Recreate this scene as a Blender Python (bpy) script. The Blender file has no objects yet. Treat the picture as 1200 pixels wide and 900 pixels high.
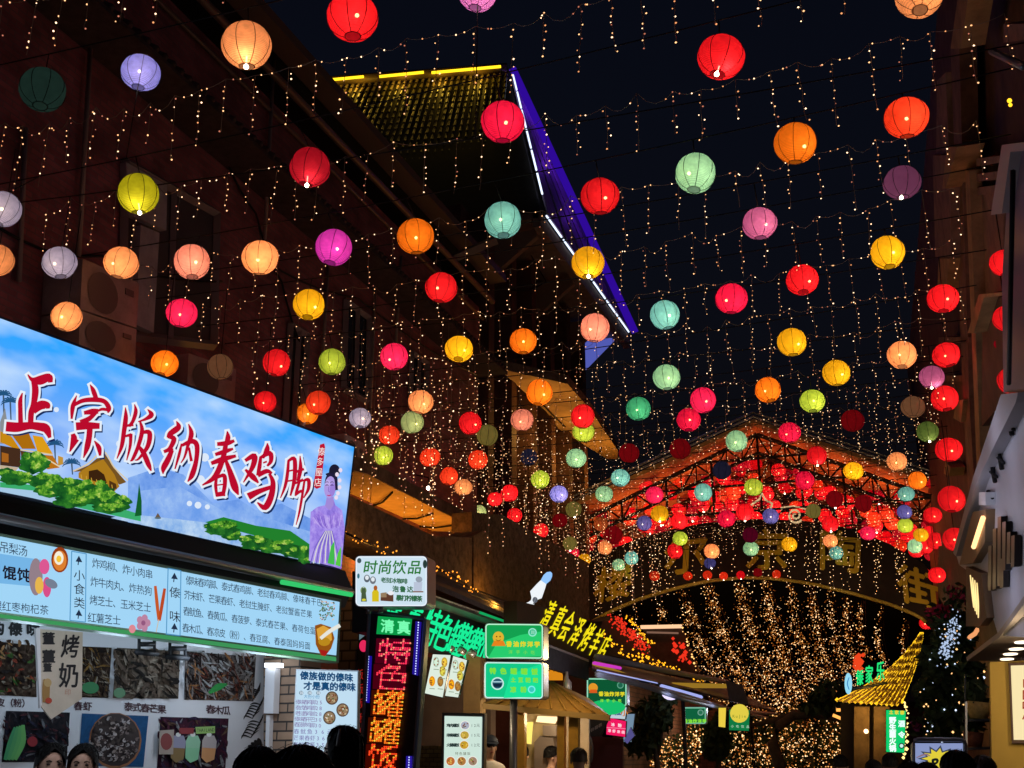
import bpy, bmesh, math, random
from mathutils import Vector as Vec, Matrix
random.seed(7)
S = bpy.context.scene
COL = S.collection
PI = math.pi
# ------------------------------------------------------------ camera
FPX = 1300.0                      # focal length in pixels of a 1200 x 900 frame
PITCH = math.atan(438/1300)
YAW = math.radians(19.7)          # street runs along +Y; the camera looks a little left of it
EYE = Vec((0, 0, 1.65))
cam_d = bpy.data.cameras.new('camera')
cam = bpy.data.objects.new('camera', cam_d); COL.objects.link(cam)
cam_d.sensor_width = 36; cam_d.lens = 36*FPX/1200
cam_d.clip_start = 0.05; cam_d.clip_end = 2000
cam.location = EYE
cam.rotation_euler = (PI/2 + PITCH, 0, YAW)
S.camera = cam
# ------------------------------------------------------------ sky and moonlight
W = bpy.data.worlds.new('World'); S.world = W; W.use_nodes = True
nt = W.node_tree; bg = nt.nodes['Background']
sky = nt.nodes.new('ShaderNodeTexSky'); sky.sky_type = 'NISHITA'; sky.sun_disc = False
sky.sun_elevation = math.radians(-3.15); sky.sun_rotation = math.radians(150)
tint = nt.nodes.new('ShaderNodeMix'); tint.data_type = 'RGBA'; tint.blend_type = 'MULTIPLY'
tint.inputs['Factor'].default_value = 1
tint.inputs[7].default_value = (0.5, 0.62, 1.0, 1)
nt.links.new(sky.outputs['Color'], tint.inputs[6]); nt.links.new(tint.outputs[2], bg.inputs['Color'])
bg.inputs['Strength'].default_value = 0.12
sun_d = bpy.data.lights.new('moonlight', 'SUN'); sun_d.energy = 0.004; sun_d.angle = math.radians(0.5)
sun_d.color = (0.7, 0.8, 1.0)
sun = bpy.data.objects.new('moonlight', sun_d); COL.objects.link(sun)
sun.rotation_euler = (math.radians(40), 0, math.radians(60))
S.view_settings.view_transform = 'Standard'; S.view_settings.look = 'None'
S.view_settings.exposure = 0.0; S.view_settings.gamma = 1.0; S.view_settings.use_curve_mapping = False
S.cycles.use_denoising = True
S.cycles.max_bounces = 6; S.cycles.transparent_max_bounces = 24
S.cycles.sample_clamp_indirect = 2.0
S.cycles.caustics_reflective = False; S.cycles.caustics_refractive = False

# ------------------------------------------------------------ helpers: sight lines and planes
def ray(px, py):
    x = (px-600)/FPX; y = (450-py)/FPX
    fw = math.cos(PITCH) - y*math.sin(PITCH); z = math.sin(PITCH) + y*math.cos(PITCH)
    s, c = math.sin(YAW), math.cos(YAW)
    return Vec((x*c - fw*s, x*s + fw*c, z))
def dep(px, py, d): return EYE + ray(px, py)*d
def depth_of(p):
    f = ray(600, 450); return (p-EYE).dot(f)
class Plane:
    """A real upright (or level) face of the street; at() finds the place on it along a sight line."""
    def __init__(s, p, n): s.p = Vec(p); s.n = Vec(n).normalized()
    def at(s, px, py, off=0.0):
        r = ray(px, py); q = s.p + s.n*off
        return EYE + r*((q-EYE).dot(s.n)/r.dot(s.n))
    def off(s, d): return Plane(s.p + s.n*d, s.n)
def PU(u): return Plane((u, 0, 0), (1 if u < 0 else -1, 0, 0))
def PV(v): return Plane((0, v, 0), (0, -1, 0))
def PZ(z): return Plane((0, 0, z), (0, 0, -1 if z > 1.65 else 1))
def PVr(px, py, d, rot):          # upright face through a point, turned rot degrees from facing down the street
    a = math.radians(rot); return Plane(dep(px, py, d), (math.sin(a), -math.cos(a), 0))

def lin(c):
    return tuple(((v/255)/12.92 if v/255 <= 0.04045 else ((v/255+0.055)/1.055)**2.4) for v in c)
MATS = {}
def emi(c, k=1.0, sample=True):
    """something that gives off light; c is its sRGB colour"""
    key = ('e', c, k, sample)
    if key in MATS: return MATS[key]
    m = bpy.data.materials.new('lit_%02x%02x%02x' % c); m.use_nodes = True; t = m.node_tree
    t.nodes.remove(t.nodes['Principled BSDF'])
    e = t.nodes.new('ShaderNodeEmission'); e.inputs[0].default_value = (*lin(c), 1); e.inputs[1].default_value = k
    t.links.new(e.outputs[0], t.nodes['Material Output'].inputs[0])
    if not sample: m.cycles.emission_sampling = 'NONE'
    MATS[key] = m; return m
def dif(c, rough=0.8, metal=0.0, noise=0.0, scale=6.0, bump=0.0, spec=0.3):
    """painted, printed or bare surface; c is linear reflectance"""
    key = ('d', c, rough, metal, noise, scale, bump)
    if key in MATS: return MATS[key]
    m = bpy.data.materials.new('surface'); m.use_nodes = True; t = m.node_tree
    b = t.nodes['Principled BSDF']; b.inputs['Base Color'].default_value = (*c, 1)
    b.inputs['Roughness'].default_value = rough; b.inputs['Metallic'].default_value = metal
    b.inputs['Specular IOR Level'].default_value = spec
    if noise or bump:
        tc = t.nodes.new('ShaderNodeTexCoord'); n = t.nodes.new('ShaderNodeTexNoise')
        n.inputs['Scale'].default_value = scale; n.inputs['Detail'].default_value = 8
        n.inputs['Roughness'].default_value = 0.65
        t.links.new(tc.outputs['Object'], n.inputs['Vector'])
        if noise:
            r = t.nodes.new('ShaderNodeValToRGB')
            r.color_ramp.elements[0].position = 0.3; r.color_ramp.elements[1].position = 0.7
            r.color_ramp.elements[0].color = (*[v*(1-noise) for v in c], 1)
            r.color_ramp.elements[1].color = (*[min(1, v*(1+noise)) for v in c], 1)
            t.links.new(n.outputs['Fac'], r.inputs[0]); t.links.new(r.outputs[0], b.inputs['Base Color'])
        if bump:
            bp = t.nodes.new('ShaderNodeBump'); bp.inputs['Strength'].default_value = bump
            bp.inputs['Distance'].default_value = 0.03
            t.links.new(n.outputs['Fac'], bp.inputs['Height']); t.links.new(bp.outputs[0], b.inputs['Normal'])
    MATS[key] = m; return m
def brick(c1, c2, mortar, axis='u', w=0.24, h=0.075):
    key = ('b', c1, c2, axis, w)
    if key in MATS: return MATS[key]
    m = bpy.data.materials.new('brickwork'); m.use_nodes = True; t = m.node_tree; b = t.nodes['Principled BSDF']
    tc = t.nodes.new('ShaderNodeTexCoord'); sp = t.nodes.new('ShaderNodeSeparateXYZ'); cb = t.nodes.new('ShaderNodeCombineXYZ')
    t.links.new(tc.outputs['Object'], sp.inputs[0])
    t.links.new(sp.outputs['Y' if axis == 'u' else 'X'], cb.inputs[0]); t.links.new(sp.outputs['Z'], cb.inputs[1])
    k = t.nodes.new('ShaderNodeTexBrick'); k.inputs['Scale'].default_value = 1
    k.inputs['Brick Width'].default_value = w; k.inputs['Row Height'].default_value = h
    k.inputs['Mortar Size'].default_value = h*0.1; k.inputs['Bias'].default_value = 0.0
    k.inputs['Color1'].default_value = (*c1, 1); k.inputs['Color2'].default_value = (*c2, 1); k.inputs['Mortar'].default_value = (*mortar, 1)
    t.links.new(cb.outputs[0], k.inputs['Vector'])
    n = t.nodes.new('ShaderNodeTexNoise'); n.inputs['Scale'].default_value = 2.2; n.inputs['Detail'].default_value = 9
    t.links.new(tc.outputs['Object'], n.inputs['Vector'])
    mx = t.nodes.new('ShaderNodeMix'); mx.data_type = 'RGBA'; mx.blend_type = 'MULTIPLY'; mx.inputs['Factor'].default_value = 0.8
    r = t.nodes.new('ShaderNodeValToRGB'); r.color_ramp.elements[0].position = 0.3; r.color_ramp.elements[0].color = (.35, .35, .35, 1)
    r.color_ramp.elements[1].position = 0.7
    t.links.new(n.outputs['Fac'], r.inputs[0]); t.links.new(k.outputs['Color'], mx.inputs[6]); t.links.new(r.outputs[0], mx.inputs[7])
    t.links.new(mx.outputs[2], b.inputs['Base Color'])
    bp = t.nodes.new('ShaderNodeBump'); bp.inputs['Strength'].default_value = 0.6; bp.inputs['Distance'].default_value = 0.01
    bp.invert = True
    t.links.new(k.outputs['Fac'], bp.inputs['Height']); t.links.new(bp.outputs[0], b.inputs['Normal'])
    b.inputs['Roughness'].default_value = 0.85
    MATS[key] = m; return m

def tag(o, label=None, cat=None, group=None, kind=None):
    if label: o['label'] = label
    if cat: o['category'] = cat
    if group: o['group'] = group
    if kind: o['kind'] = kind
    return o
def empty(name, loc, label=None, cat=None, group=None):
    o = bpy.data.objects.new(name, None); COL.objects.link(o); o.location = loc; o.empty_display_size = 0.1
    return tag(o, label, cat, group, 'thing')

class MB:
    """collects faces and links them as ONE mesh object"""
    def __init__(s): s.v = []; s.f = []; s.m = []; s.mats = []; s.sm = []
    def mi(s, mat):
        if mat is None: return 0
        if mat not in s.mats: s.mats.append(mat)
        return s.mats.index(mat)
    def add(s, vs, fs, mat=None, smooth=False):
        b = len(s.v); s.v += [tuple(v) for v in vs]; k = s.mi(mat)
        for f in fs: s.f.append([b+i for i in f]); s.m.append(k); s.sm.append(smooth)
        return s
    def box(s, c, sz, mat=None, rz=0.0):
        R = Matrix.Rotation(rz, 3, 'Z'); c = Vec(c); h = Vec(sz)/2
        vs = [c + R @ Vec((x*h.x, y*h.y, z*h.z)) for z in (-1, 1) for y in (-1, 1) for x in (-1, 1)]
        return s.add(vs, [(0,2,3,1),(4,5,7,6),(0,1,5,4),(2,6,7,3),(0,4,6,2),(1,3,7,5)], mat)
    def span(s, a, b, mat=None):
        a = Vec(a); b = Vec(b); return s.box((a+b)/2, [abs(v) for v in (b-a)], mat)
    def prism(s, pts, vec, mat=None):
        n = len(pts); pts = [Vec(p) for p in pts]; vec = Vec(vec)
        return s.add(pts + [p+vec for p in pts], [tuple(range(n)), tuple(range(2*n-1, n-1, -1))] +
                     [(i, i+n, (i+1) % n + n, (i+1) % n) for i in range(n)], mat)
    def slab(s, pl, px, t, mat=None, off=0.0):
        return s.prism([pl.at(x, y, off) for x, y in px], pl.n*(-t), mat)
    def tube(s, pts, r, mat=None, n=6, caps=True, smooth=True):
        pts = [Vec(p) for p in pts]; rs = r if isinstance(r, (list, tuple)) else [r]*len(pts)
        vs = []; fs = []
        for i, p in enumerate(pts):
            d = (pts[min(i+1, len(pts)-1)] - pts[max(i-1, 0)]).normalized()
            up = Vec((0, 0, 1)) if abs(d.z) < 0.9 else Vec((1, 0, 0))
            a = d.cross(up).normalized(); b = a.cross(d)
            for k in range(n):
                t = 2*PI*k/n; vs.append(p + (a*math.cos(t) + b*math.sin(t))*rs[i])
        for i in range(len(pts)-1):
            for k in range(n): fs.append((i*n+k, i*n+(k+1) % n, (i+1)*n+(k+1) % n, (i+1)*n+k))
        if caps: fs += [tuple(range(n))[::-1], tuple(range((len(pts)-1)*n, len(pts)*n))]
        return s.add(vs, fs, mat, smooth)
    def octa(s, c, r, mat=None):
        x, y, z = c
        return s.add([(x+r,y,z),(x-r,y,z),(x,y+r,z),(x,y-r,z),(x,y,z+r),(x,y,z-r)],
                     [(0,2,4),(2,1,4),(1,3,4),(3,0,4),(2,0,5),(1,2,5),(3,1,5),(0,3,5)], mat, True)
    def ball(s, c, r, mat=None, n=14, m=8):
        c = Vec(c); rr = r if isinstance(r, (tuple, list)) else (r, r, r)
        vs = [c + Vec((0,0,rr[2]))]; fs = []
        for i in range(1, m):
            a = PI*i/m
            for k in range(n):
                t = 2*PI*k/n; vs.append(c + Vec((rr[0]*math.sin(a)*math.cos(t), rr[1]*math.sin(a)*math.sin(t), rr[2]*math.cos(a))))
        vs.append(c - Vec((0,0,rr[2])))
        for k in range(n): fs.append((0, 1+k, 1+(k+1) % n))
        for i in range(m-2):
            for k in range(n): fs.append((1+i*n+k, 1+(i+1)*n+k, 1+(i+1)*n+(k+1) % n, 1+i*n+(k+1) % n))
        e = len(vs)-1
        for k in range(n): fs.append((e, 1+(m-2)*n+(k+1) % n, 1+(m-2)*n+k))
        return s.add(vs, fs, mat, True)
    def mesh(s, name, mat=None):
        me = bpy.data.meshes.new(name); me.from_pydata(s.v, [], s.f)
        ms = s.mats if s.mats else [mat]
        for x in ms: me.materials.append(x)
        if s.mats: me.polygons.foreach_set('material_index', s.m)
        me.polygons.foreach_set('use_smooth', s.sm); me.update()
        return me
    def build(s, name, mat=None, parent=None, normals=True):
        me = s.mesh(name, mat)
        if normals:
            bm = bmesh.new(); bm.from_mesh(me); bmesh.ops.recalc_face_normals(bm, faces=bm.faces); bm.to_mesh(me); bm.free()
        o = bpy.data.objects.new(name, me); COL.objects.link(o)
        if parent is not None:
            o.parent = parent; par = parent
            t = Vec((0, 0, 0))
            while par is not None: t += par.location; par = par.parent
            o.location = -t if parent.type == 'EMPTY' and parent.parent is None else Vec((0, 0, 0))
        return o

# ------------------------------------------------------------ writing and printed pictures on flat faces
def mottled(cols, scale, emit=0.0, kind='noise', detail=6, rough=.7):
    """a printed picture's own speckle of several inks; cols are sRGB when it is backlit, else reflectance"""
    key = ('mo', tuple(cols), scale, emit, kind)
    if key in MATS: return MATS[key]
    m = bpy.data.materials.new('print_ink'); m.use_nodes = True; t = m.node_tree; b = t.nodes['Principled BSDF']
    tc = t.nodes.new('ShaderNodeTexCoord')
    if kind == 'noise':
        n = t.nodes.new('ShaderNodeTexNoise'); n.inputs['Scale'].default_value = scale; n.inputs['Detail'].default_value = detail; n.inputs['Roughness'].default_value = rough; o = n.outputs['Fac']; lo, hi = .33, .68
    else:
        n = t.nodes.new('ShaderNodeTexVoronoi'); n.inputs['Scale'].default_value = scale; sx = t.nodes.new('ShaderNodeSeparateColor'); t.links.new(n.outputs['Color'], sx.inputs[0]); o = sx.outputs[0]; lo, hi = .02, .98
    t.links.new(tc.outputs['Object'], n.inputs['Vector']); r = t.nodes.new('ShaderNodeValToRGB')
    cc = [lin(c) if emit else c for c in cols]; k = len(cc)
    r.color_ramp.elements[0].position = lo; r.color_ramp.elements[0].color = (*cc[0], 1); r.color_ramp.elements[1].position = hi; r.color_ramp.elements[1].color = (*cc[-1], 1)
    for i in range(1, k-1): q = r.color_ramp.elements.new(lo+(hi-lo)*i/(k-1)); q.color = (*cc[i], 1)
    t.links.new(o, r.inputs[0])
    if emit:
        t.nodes.remove(b); e = t.nodes.new('ShaderNodeEmission'); e.inputs[1].default_value = emit; t.links.new(r.outputs[0], e.inputs[0]); t.links.new(e.outputs[0], t.nodes['Material Output'].inputs[0])
    else: t.links.new(r.outputs[0], b.inputs['Base Color']); b.inputs['Roughness'].default_value = .6; b.inputs['Specular IOR Level'].default_value = .08
    MATS[key] = m; return m
GLYPHS = {}
def glyph(ch):
    if ch in GLYPHS: return GLYPHS[ch]
    c = bpy.data.curves.new('t', 'FONT'); c.body = ch; c.resolution_u = 2
    o = bpy.data.objects.new('t', c); COL.objects.link(o)
    dg = bpy.context.evaluated_depsgraph_get(); dg.update()
    m = bpy.data.meshes.new_from_object(o.evaluated_get(dg))
    vs = [(v.co.x, v.co.y) for v in m.vertices]; fs = [tuple(p.vertices) for p in m.polygons]
    bpy.data.objects.remove(o); bpy.data.curves.remove(c); bpy.data.meshes.remove(m)
    if vs:
        xs = [v[0] for v in vs]; cx = (min(xs)+max(xs))/2
        if ord(ch) > 0x2000: cx = 0.43
        vs = [(x-cx, y-0.39) for x, y in vs]      # centre of the em box of a Chinese character, about 0.86 wide
    GLYPHS[ch] = (vs, fs); return GLYPHS[ch]
class Print:
    """flat print: every shape lies on one face of the place, each later one a fraction of a millimetre prouder"""
    def __init__(s, pl, base=0.002, step=0.0003): s.pl = pl; s.o = base; s.st = step; s.mb = MB()
    def poly(s, pts, mat):
        s.o += s.st; s.mb.add([s.pl.at(x, y, s.o) for x, y in pts], [tuple(range(len(pts)))], mat); return s
    def ell(s, cx, cy, rx, ry, mat, n=18, rot=0):
        c, q = math.cos(rot), math.sin(rot)
        return s.poly([(cx+rx*math.cos(2*PI*k/n)*c-ry*math.sin(2*PI*k/n)*q, cy+rx*math.cos(2*PI*k/n)*q+ry*math.sin(2*PI*k/n)*c) for k in range(n)], mat)
    def line(s, pts, w, mat):
        return s.stroke([(x, y, w) for x, y in pts], mat, 0, False)
    def stroke(s, pts, mat, grow=0.0, curve=True, dx=0, dy=0):
        P = []
        if curve and len(pts) > 2:
            q = [pts[0]] + list(pts) + [pts[-1]]
            for i in range(1, len(q)-2):
                for k in range(5):
                    t = k/5
                    P.append(tuple(0.5*((2*q[i][j]) + (-q[i-1][j]+q[i+1][j])*t + (2*q[i-1][j]-5*q[i][j]+4*q[i+1][j]-q[i+2][j])*t*t + (-q[i-1][j]+3*q[i][j]-3*q[i+1][j]+q[i+2][j])*t**3) for j in range(3)))
            P.append(pts[-1])
        else: P = list(pts)
        s.o += s.st; vs = []; n = len(P)
        for i, (x, y, w) in enumerate(P):
            a = P[max(i-1, 0)]; b = P[min(i+1, n-1)]
            tx, ty = b[0]-a[0], b[1]-a[1]; l = math.hypot(tx, ty) or 1
            tx, ty = tx/l, ty/l; h = max(w, 0.3)/2 + grow
            ex = (-grow-(w*0.12)) if i == 0 else ((grow+w*0.12) if i == n-1 else 0)
            x += tx*ex + dx; y += ty*ex + dy
            vs += [s.pl.at(x-ty*h, y+tx*h, s.o), s.pl.at(x+ty*h, y-tx*h, s.o)]
        s.mb.add(vs, [(2*i, 2*i+1, 2*i+3, 2*i+2) for i in range(n-1)], mat); return s
    def text(s, txt, a, b, h, mat, h2=None, wid=1.0, shear=0.0, vert=None, bold=0):
        """characters with centres evenly spread from pixel a to pixel b; h, h2 = character height at both ends"""
        n = len(txt); h2 = h if h2 is None else h2
        s.o += s.st
        dx, dy = (b[0]-a[0]), (b[1]-a[1])
        for i, ch in enumerate(txt):
            t = i/(n-1) if n > 1 else 0
            cx, cy = a[0]+dx*t, a[1]+dy*t; H = h+(h2-h)*t
            vs, fs = glyph(ch)
            if not vs: continue
            if vert is not None: sl = vert
            else: sl = dy/dx if abs(dx) > 1e-6 else 0
            for bx, by in ((0, 0), (bold, 0), (0, bold), (-bold, 0), (0, -bold))[:5 if bold else 1]:
                if bx or by: s.o += s.st*0.2
                P = []
                for x, y in vs:
                    X = x*H*1.1*wid; Y = -y*H*1.1
                    P.append(s.pl.at(cx + X - Y*shear + bx, cy + Y + X*sl + by, s.o))
                s.mb.add(P, fs, mat)
        return s
    def build(s, name, parent=None): return s.mb.build(name, None, parent, normals=False)
def inside(ch):
    vs, fs = glyph(ch); tris = []
    for f in fs:
        for k in range(1, len(f)-1): tris.append((vs[f[0]], vs[f[k]], vs[f[k+1]]))
    def hit(x, y):
        for a, b, c in tris:
            d1 = (x-b[0])*(a[1]-b[1])-(a[0]-b[0])*(y-b[1]); d2 = (x-c[0])*(b[1]-c[1])-(b[0]-c[0])*(y-c[1]); d3 = (x-a[0])*(c[1]-a[1])-(c[0]-a[0])*(y-a[1])
            if not ((d1 < 0 or d2 < 0 or d3 < 0) and (d1 > 0 or d2 > 0 or d3 > 0)): return True
        return False
    return hit
def lamp(name, kind, loc, energy, color, parent=None, size=0.3, rot=None, size_y=None, spot=None):
    d = bpy.data.lights.new(name, kind); d.energy = energy; d.color = color
    if kind == 'AREA':
        d.size = size
        if size_y: d.shape = 'RECTANGLE'; d.size_y = size_y
    elif kind in ('POINT', 'SPOT'): d.shadow_soft_size = size
    if spot: d.spot_size = spot; d.spot_blend = 0.6
    o = bpy.data.objects.new(name, d); COL.objects.link(o); o.location = loc
    if rot: o.rotation_euler = rot
    if parent is not None: o.parent = parent; o.location = Vec(loc) - parent.location
    return o

# ============================================================ THE SETTING
g = MB(); g.add([(-80,-30,0),(80,-30,0),(80,200,0),(-80,200,0)], [(0,1,2,3)])
tag(g.build('ground', dif((.06,.055,.055), .45, 0, .35, 1.2, .1)), kind='structure')
g = MB(); g.box((-4.0,30,0.06),(0.6,70,0.12)); tag(g.build('pavement', dif((.22,.2,.19), .7, 0, .3, 3)), kind='structure')

BRICKW = brick((.40,.125,.15), (.27,.085,.11), (.22,.12,.14), 'u')
DARKWOOD = dif((.07,.035,.022), .6, 0, .4, 3)
IRON = dif((.03,.03,.032), .5, .6)
GREYMET = dif((.3,.3,.32), .4, .6)
BLACK = dif((.012,.012,.014), .6)
WHITE = dif((.75,.75,.78), .5)
CONC = dif((.16,.12,.095), .9, 0, .45, 5, .5)
STONE = dif((.17,.11,.07), .95, 0, .55, 9, .9)
GLASS = dif((.03,.035,.04), .08, 0, spec=.6)
CABLE = dif((.01,.01,.011), .6)
AMBER = emi((255,190,40), 2.0)
AMBERS = emi((255,170,30), 2.0, False); AMBERO = emi((255,150,45), 2.2, False)

LW = PU(-8.8)
# ---- brick building along the left of the street
bl = empty('brick_building', (-10, 12, 0), 'dark red brick building with gutter and tiled ledge behind the blue banner', 'building')
g = MB(); g.span((-8.8, 1, 0), (-13, 22.3, 11.6)); g.build('wall', BRICKW, bl)
g = MB(); g.tube([(-8.5, 1, 11.75), (-8.5, 22.4, 11.75)], .07); g.tube([(-8.74,1,11.35),(-8.74,22.4,11.35)], .04)
g.span((-8.2, 1, 12.25), (-8.6, 22.5, 12.42)); g.build('gutter', dif((.2,.13,.1), .5, .3), bl)
rf = MB(); rf.prism([(-8.3,1,12.5),(-8.3,22.5,12.5),(-11,22.5,13.0),(-11,1,13.0)], (0,0,-.15)); rf.build('roof', dif((.03,.025,.03), .8), bl)
tl = MB()                       # tiled ledge
tl.prism([(-8.8,1,10.35),(-8.05,1,9.9),(-8.05,1,9.84),(-8.8,1,9.84)], (0,21.2,0))
k = 1.0
while k < 22.1:
    tl.tube([(-8.79,k,10.39),(-8.05,k,9.94)], .045, n=5); k += .17
tl.build('tiled_ledge', dif((.06,.04,.04), .7, 0, .4, 8), bl)
def window(par, px, off=.03, pane=GLASS, frame=None, bars=2):
    frame = frame or dif((.2,.16,.17), .5)
    (x0,y0),(x1,y1),(x2,y2),(x3,y3) = px      # top left, top right, bottom right, bottom left
    A, B, Cc, D = [LW.at(*p, off) for p in px]
    w = MB(); t = .07; n = LW.n
    for a, b in ((A,B),(B,Cc),(Cc,D),(D,A)):
        w.tube([a, b], t, n=4, smooth=False)
    for q in range(1, bars):
        w.tube([A.lerp(B, q/bars), D.lerp(Cc, q/bars)], t*.8, n=4, smooth=False)
    fr = w.build('window', frame, par)
    MB().add([LW.at(*p, .012) for p in px], [(0,1,2,3)]).build('pane', pane, fr)
    return fr
window(bl, [(147,190),(254,250),(250,405),(142,392)], bars=2, pane=dif((.09,.075,.08), .3))
window(bl, [(405,352),(432,372),(430,470),(402,455)])
window(bl, [(482,412),(500,425),(498,482),(480,470)])
window(bl, [(340,380),(360,392),(352,520),(333,505)])
w = MB(); w.slab(LW, [(165,264),(187,273),(180,390),(159,380)], .12, off=.14); w.slab(LW,[(148,190),(196,217),(195,270),(150,250)], .1, off=.11)
w.build('pilaster', dif((.36,.34,.4), .6, 0, .25, 3), bl)
for x0,y0,x1,y1 in ((108,20,92,300),(321,70,310,280),(470,300,462,430)):
    dp = MB(); dp.tube([LW.at(x0,y0,.08), LW.at(x1,y1,.08)], .03); dp.build('downpipe', dif((.25,.2,.19), .5), bl)

for pts in ([(0,268),(120,300),(260,330)], [(255,160),(300,250),(330,330),(360,420)], [(300,300),(420,350),(560,440)], [(590,230),(640,330),(600,340)]):
    g = MB(); Q = [LW.at(x, y, .06) for x, y in pts]; P_ = []
    for a, b in zip(Q, Q[1:]): P_ += [a.lerp(b, t/5)+Vec((0,0,-.12*math.sin(PI*t/5))) for t in range(5)]
    g.tube(P_+[Q[-1]], .018, n=5); g.build('wall_cable', CABLE, bl)
for pts in ([(385,300),(375,470)], [(440,330),(432,520)], [(30,150),(22,330)]):
    g = MB(); g.tube([LW.at(x, y, .06) for x, y in pts], .03, n=6); g.build('downpipe', dif((.25,.2,.19), .5), bl)
# ---- air conditioners on the brick wall
ACM = dif((.3,.24,.24), .6, 0, .3, 3); ACD = dif((.13,.1,.1), .7)
def aircon(px, t, label):
    a = [LW.at(*p, t) for p in px]; o = empty('air_conditioner', a[3], label, 'air conditioner', 'outdoor air conditioners on the brick building')
    g = MB(); g.slab(LW, px, t-.02, off=t); g.build('casing', ACM, o)
    (x0,y0),(x1,y1),(x2,y2),(x3,y3) = px
    def q(u, v): return (x0+(x1-x0)*u+(x3-x0)*v, y0+(y1-y0)*u+(y3-y0)*v)
    g = MB(); pts = [LW.at(*q(.38+.27*math.cos(k*PI/10), .5+.4*math.sin(k*PI/10)), t+.01) for k in range(20)]
    g.add(pts, [tuple(range(20))]); g.build('fan_grille', ACD, o)
    g = MB(); g.slab(LW, [q(.78,.2), q(.92,.2), q(.92,.32), q(.78,.32)], .02, off=t+.012); g.build('handle', ACD, o)
aircon([(97,303),(163,332),(160,384),(94,362)], .55, 'upper beige air conditioner unit stacked beside the tall brick-building window')
aircon([(94,364),(160,386),(158,430),(92,408)], .55, 'lower beige air conditioner unit just above the blue banner edge')
aircon([(221,414),(277,433),(274,482),(219,460)], .5, 'small beige air conditioner unit beside the dim brown lantern')
aircon([(404,508),(428,520),(425,560),(402,548)], .5, 'small beige air conditioner at the top right corner of the banner')

# ---- building with the steep tiled roof
bp = empty('temple_roof_building', (-10.5, 27, 0), 'dark building with steep tiled roof edged in yellow and purple light', 'building')
g = MB(); g.span((-9.3, 22.3, 0), (-14, 31.3, 14.4)); g.build('wall', dif((.11,.045,.03), .85, 0, .35, 2), bp)
for v in (23.0, 24.6, 26.2, 27.8, 29.4, 31.0):
    g = MB(); g.span((-8.75, v-.18, 0), (-9.3, v+.18, 14.4)); g.build('column', dif((.12,.06,.045), .7, 0, .3, 2), bp)
for v in (23.8, 25.4, 27.0, 28.6, 30.2):
    for z0 in (10.9, 6.9):
        g = MB(); g.span((-9.22, v-.5, z0), (-9.3, v+.5, z0+2.4)); f = g.build('window', dif((.06,.03,.025), .6), bp)
        g = MB(); g.span((-9.2, v-.42, z0+.1), (-9.215, v+.42, z0+2.3)); g.build('pane', GLASS, f)
E0 = Vec((-7.8, 23.9, 14.75)); E1 = Vec((-7.8, 33.2, 14.75)); R0 = Vec((-10.3, 28.4, 22.2)); R1 = PZ(22.2).at(362,104); E2 = E0+(R1-R0)*1.15; E3 = Vec((-18,33.2,14.75))
rf = MB(); rf.add([E0,E1,R0,R1,E2,E3], [(0,2,3,4),(1,5,3,2),(0,1,2)])
ro = rf.build('roof', dif((.035,.028,.024), .6, 0, .3, 4), bp)
ti = MB()                      # rows of tiles on the slope towards the viewer
nrm = (R0-E0).cross(R1-R0).normalized(); nrm = nrm if nrm.y < 0 else -nrm
NR = 22
for i in range(34):
    top = R0.lerp(R1, (i+.2)/34)
    tgt = E0.lerp(E2, (i+.2)/34); bot = tgt.lerp(Vec((top.x, tgt.y, tgt.z)), .5)
    for j in range(NR):
        a = top.lerp(bot, j/NR) + nrm*.05; b = top.lerp(bot, (j+.97)/NR) + nrm*.08
        ti.tube([a, b], [.046, .055], n=5, caps=False)
ti.build('roof_tiles', dif((.2,.15,.1), .35, 0, .3, 5), ro)
g = MB(); g.tube([R0+Vec((0,-.1,.15)), R1+Vec((0,-.1,.15))], .17); g.build('ridge', dif((.12,.08,.04), .5), ro)
g = MB()
for a, b in ((.02,.36),(.4,.62),(.7,.97)): g.tube([R0.lerp(R1,a)+Vec((0,-.3,.1)), R0.lerp(R1,b)+Vec((0,-.3,.06))], .045, n=5)
g.build('ridge_light', emi((255,205,30), 2.2), bp)
for f in (.12,.3,.5,.72,.9):
    lamp('ridge_glow', 'POINT', R0.lerp(R1, f)+Vec((0,-.5,-.25)), 10, (1,.6,.06), bp, .1)
# purple flood-lit end slope, its soffit and white tubes
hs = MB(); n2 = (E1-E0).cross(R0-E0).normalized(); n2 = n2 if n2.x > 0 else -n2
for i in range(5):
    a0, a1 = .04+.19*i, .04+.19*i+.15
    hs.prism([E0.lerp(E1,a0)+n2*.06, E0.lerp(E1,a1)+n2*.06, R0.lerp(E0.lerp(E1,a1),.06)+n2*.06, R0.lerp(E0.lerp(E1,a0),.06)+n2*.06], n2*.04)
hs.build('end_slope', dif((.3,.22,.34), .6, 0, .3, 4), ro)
g = MB(); g.prism([E1+n2*.1, E1+n2*.1-(E1-E0)*.04, R0+n2*.1-(E1-E0)*.02, R0+n2*.1], n2*.22); g.build('verge_board', emi((52,12,165), .8), ro)  # purple light on the board put into its own glow
for t, e in ((.18, 26), (.42, 24), (.66, 12), (.88, 8)):
    p = R0.lerp(E0.lerp(E1,.62), t) + n2*.8
    lamp('purple_floodlight', 'POINT', p, e, (.2,.03,1), bp, .08)
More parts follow.
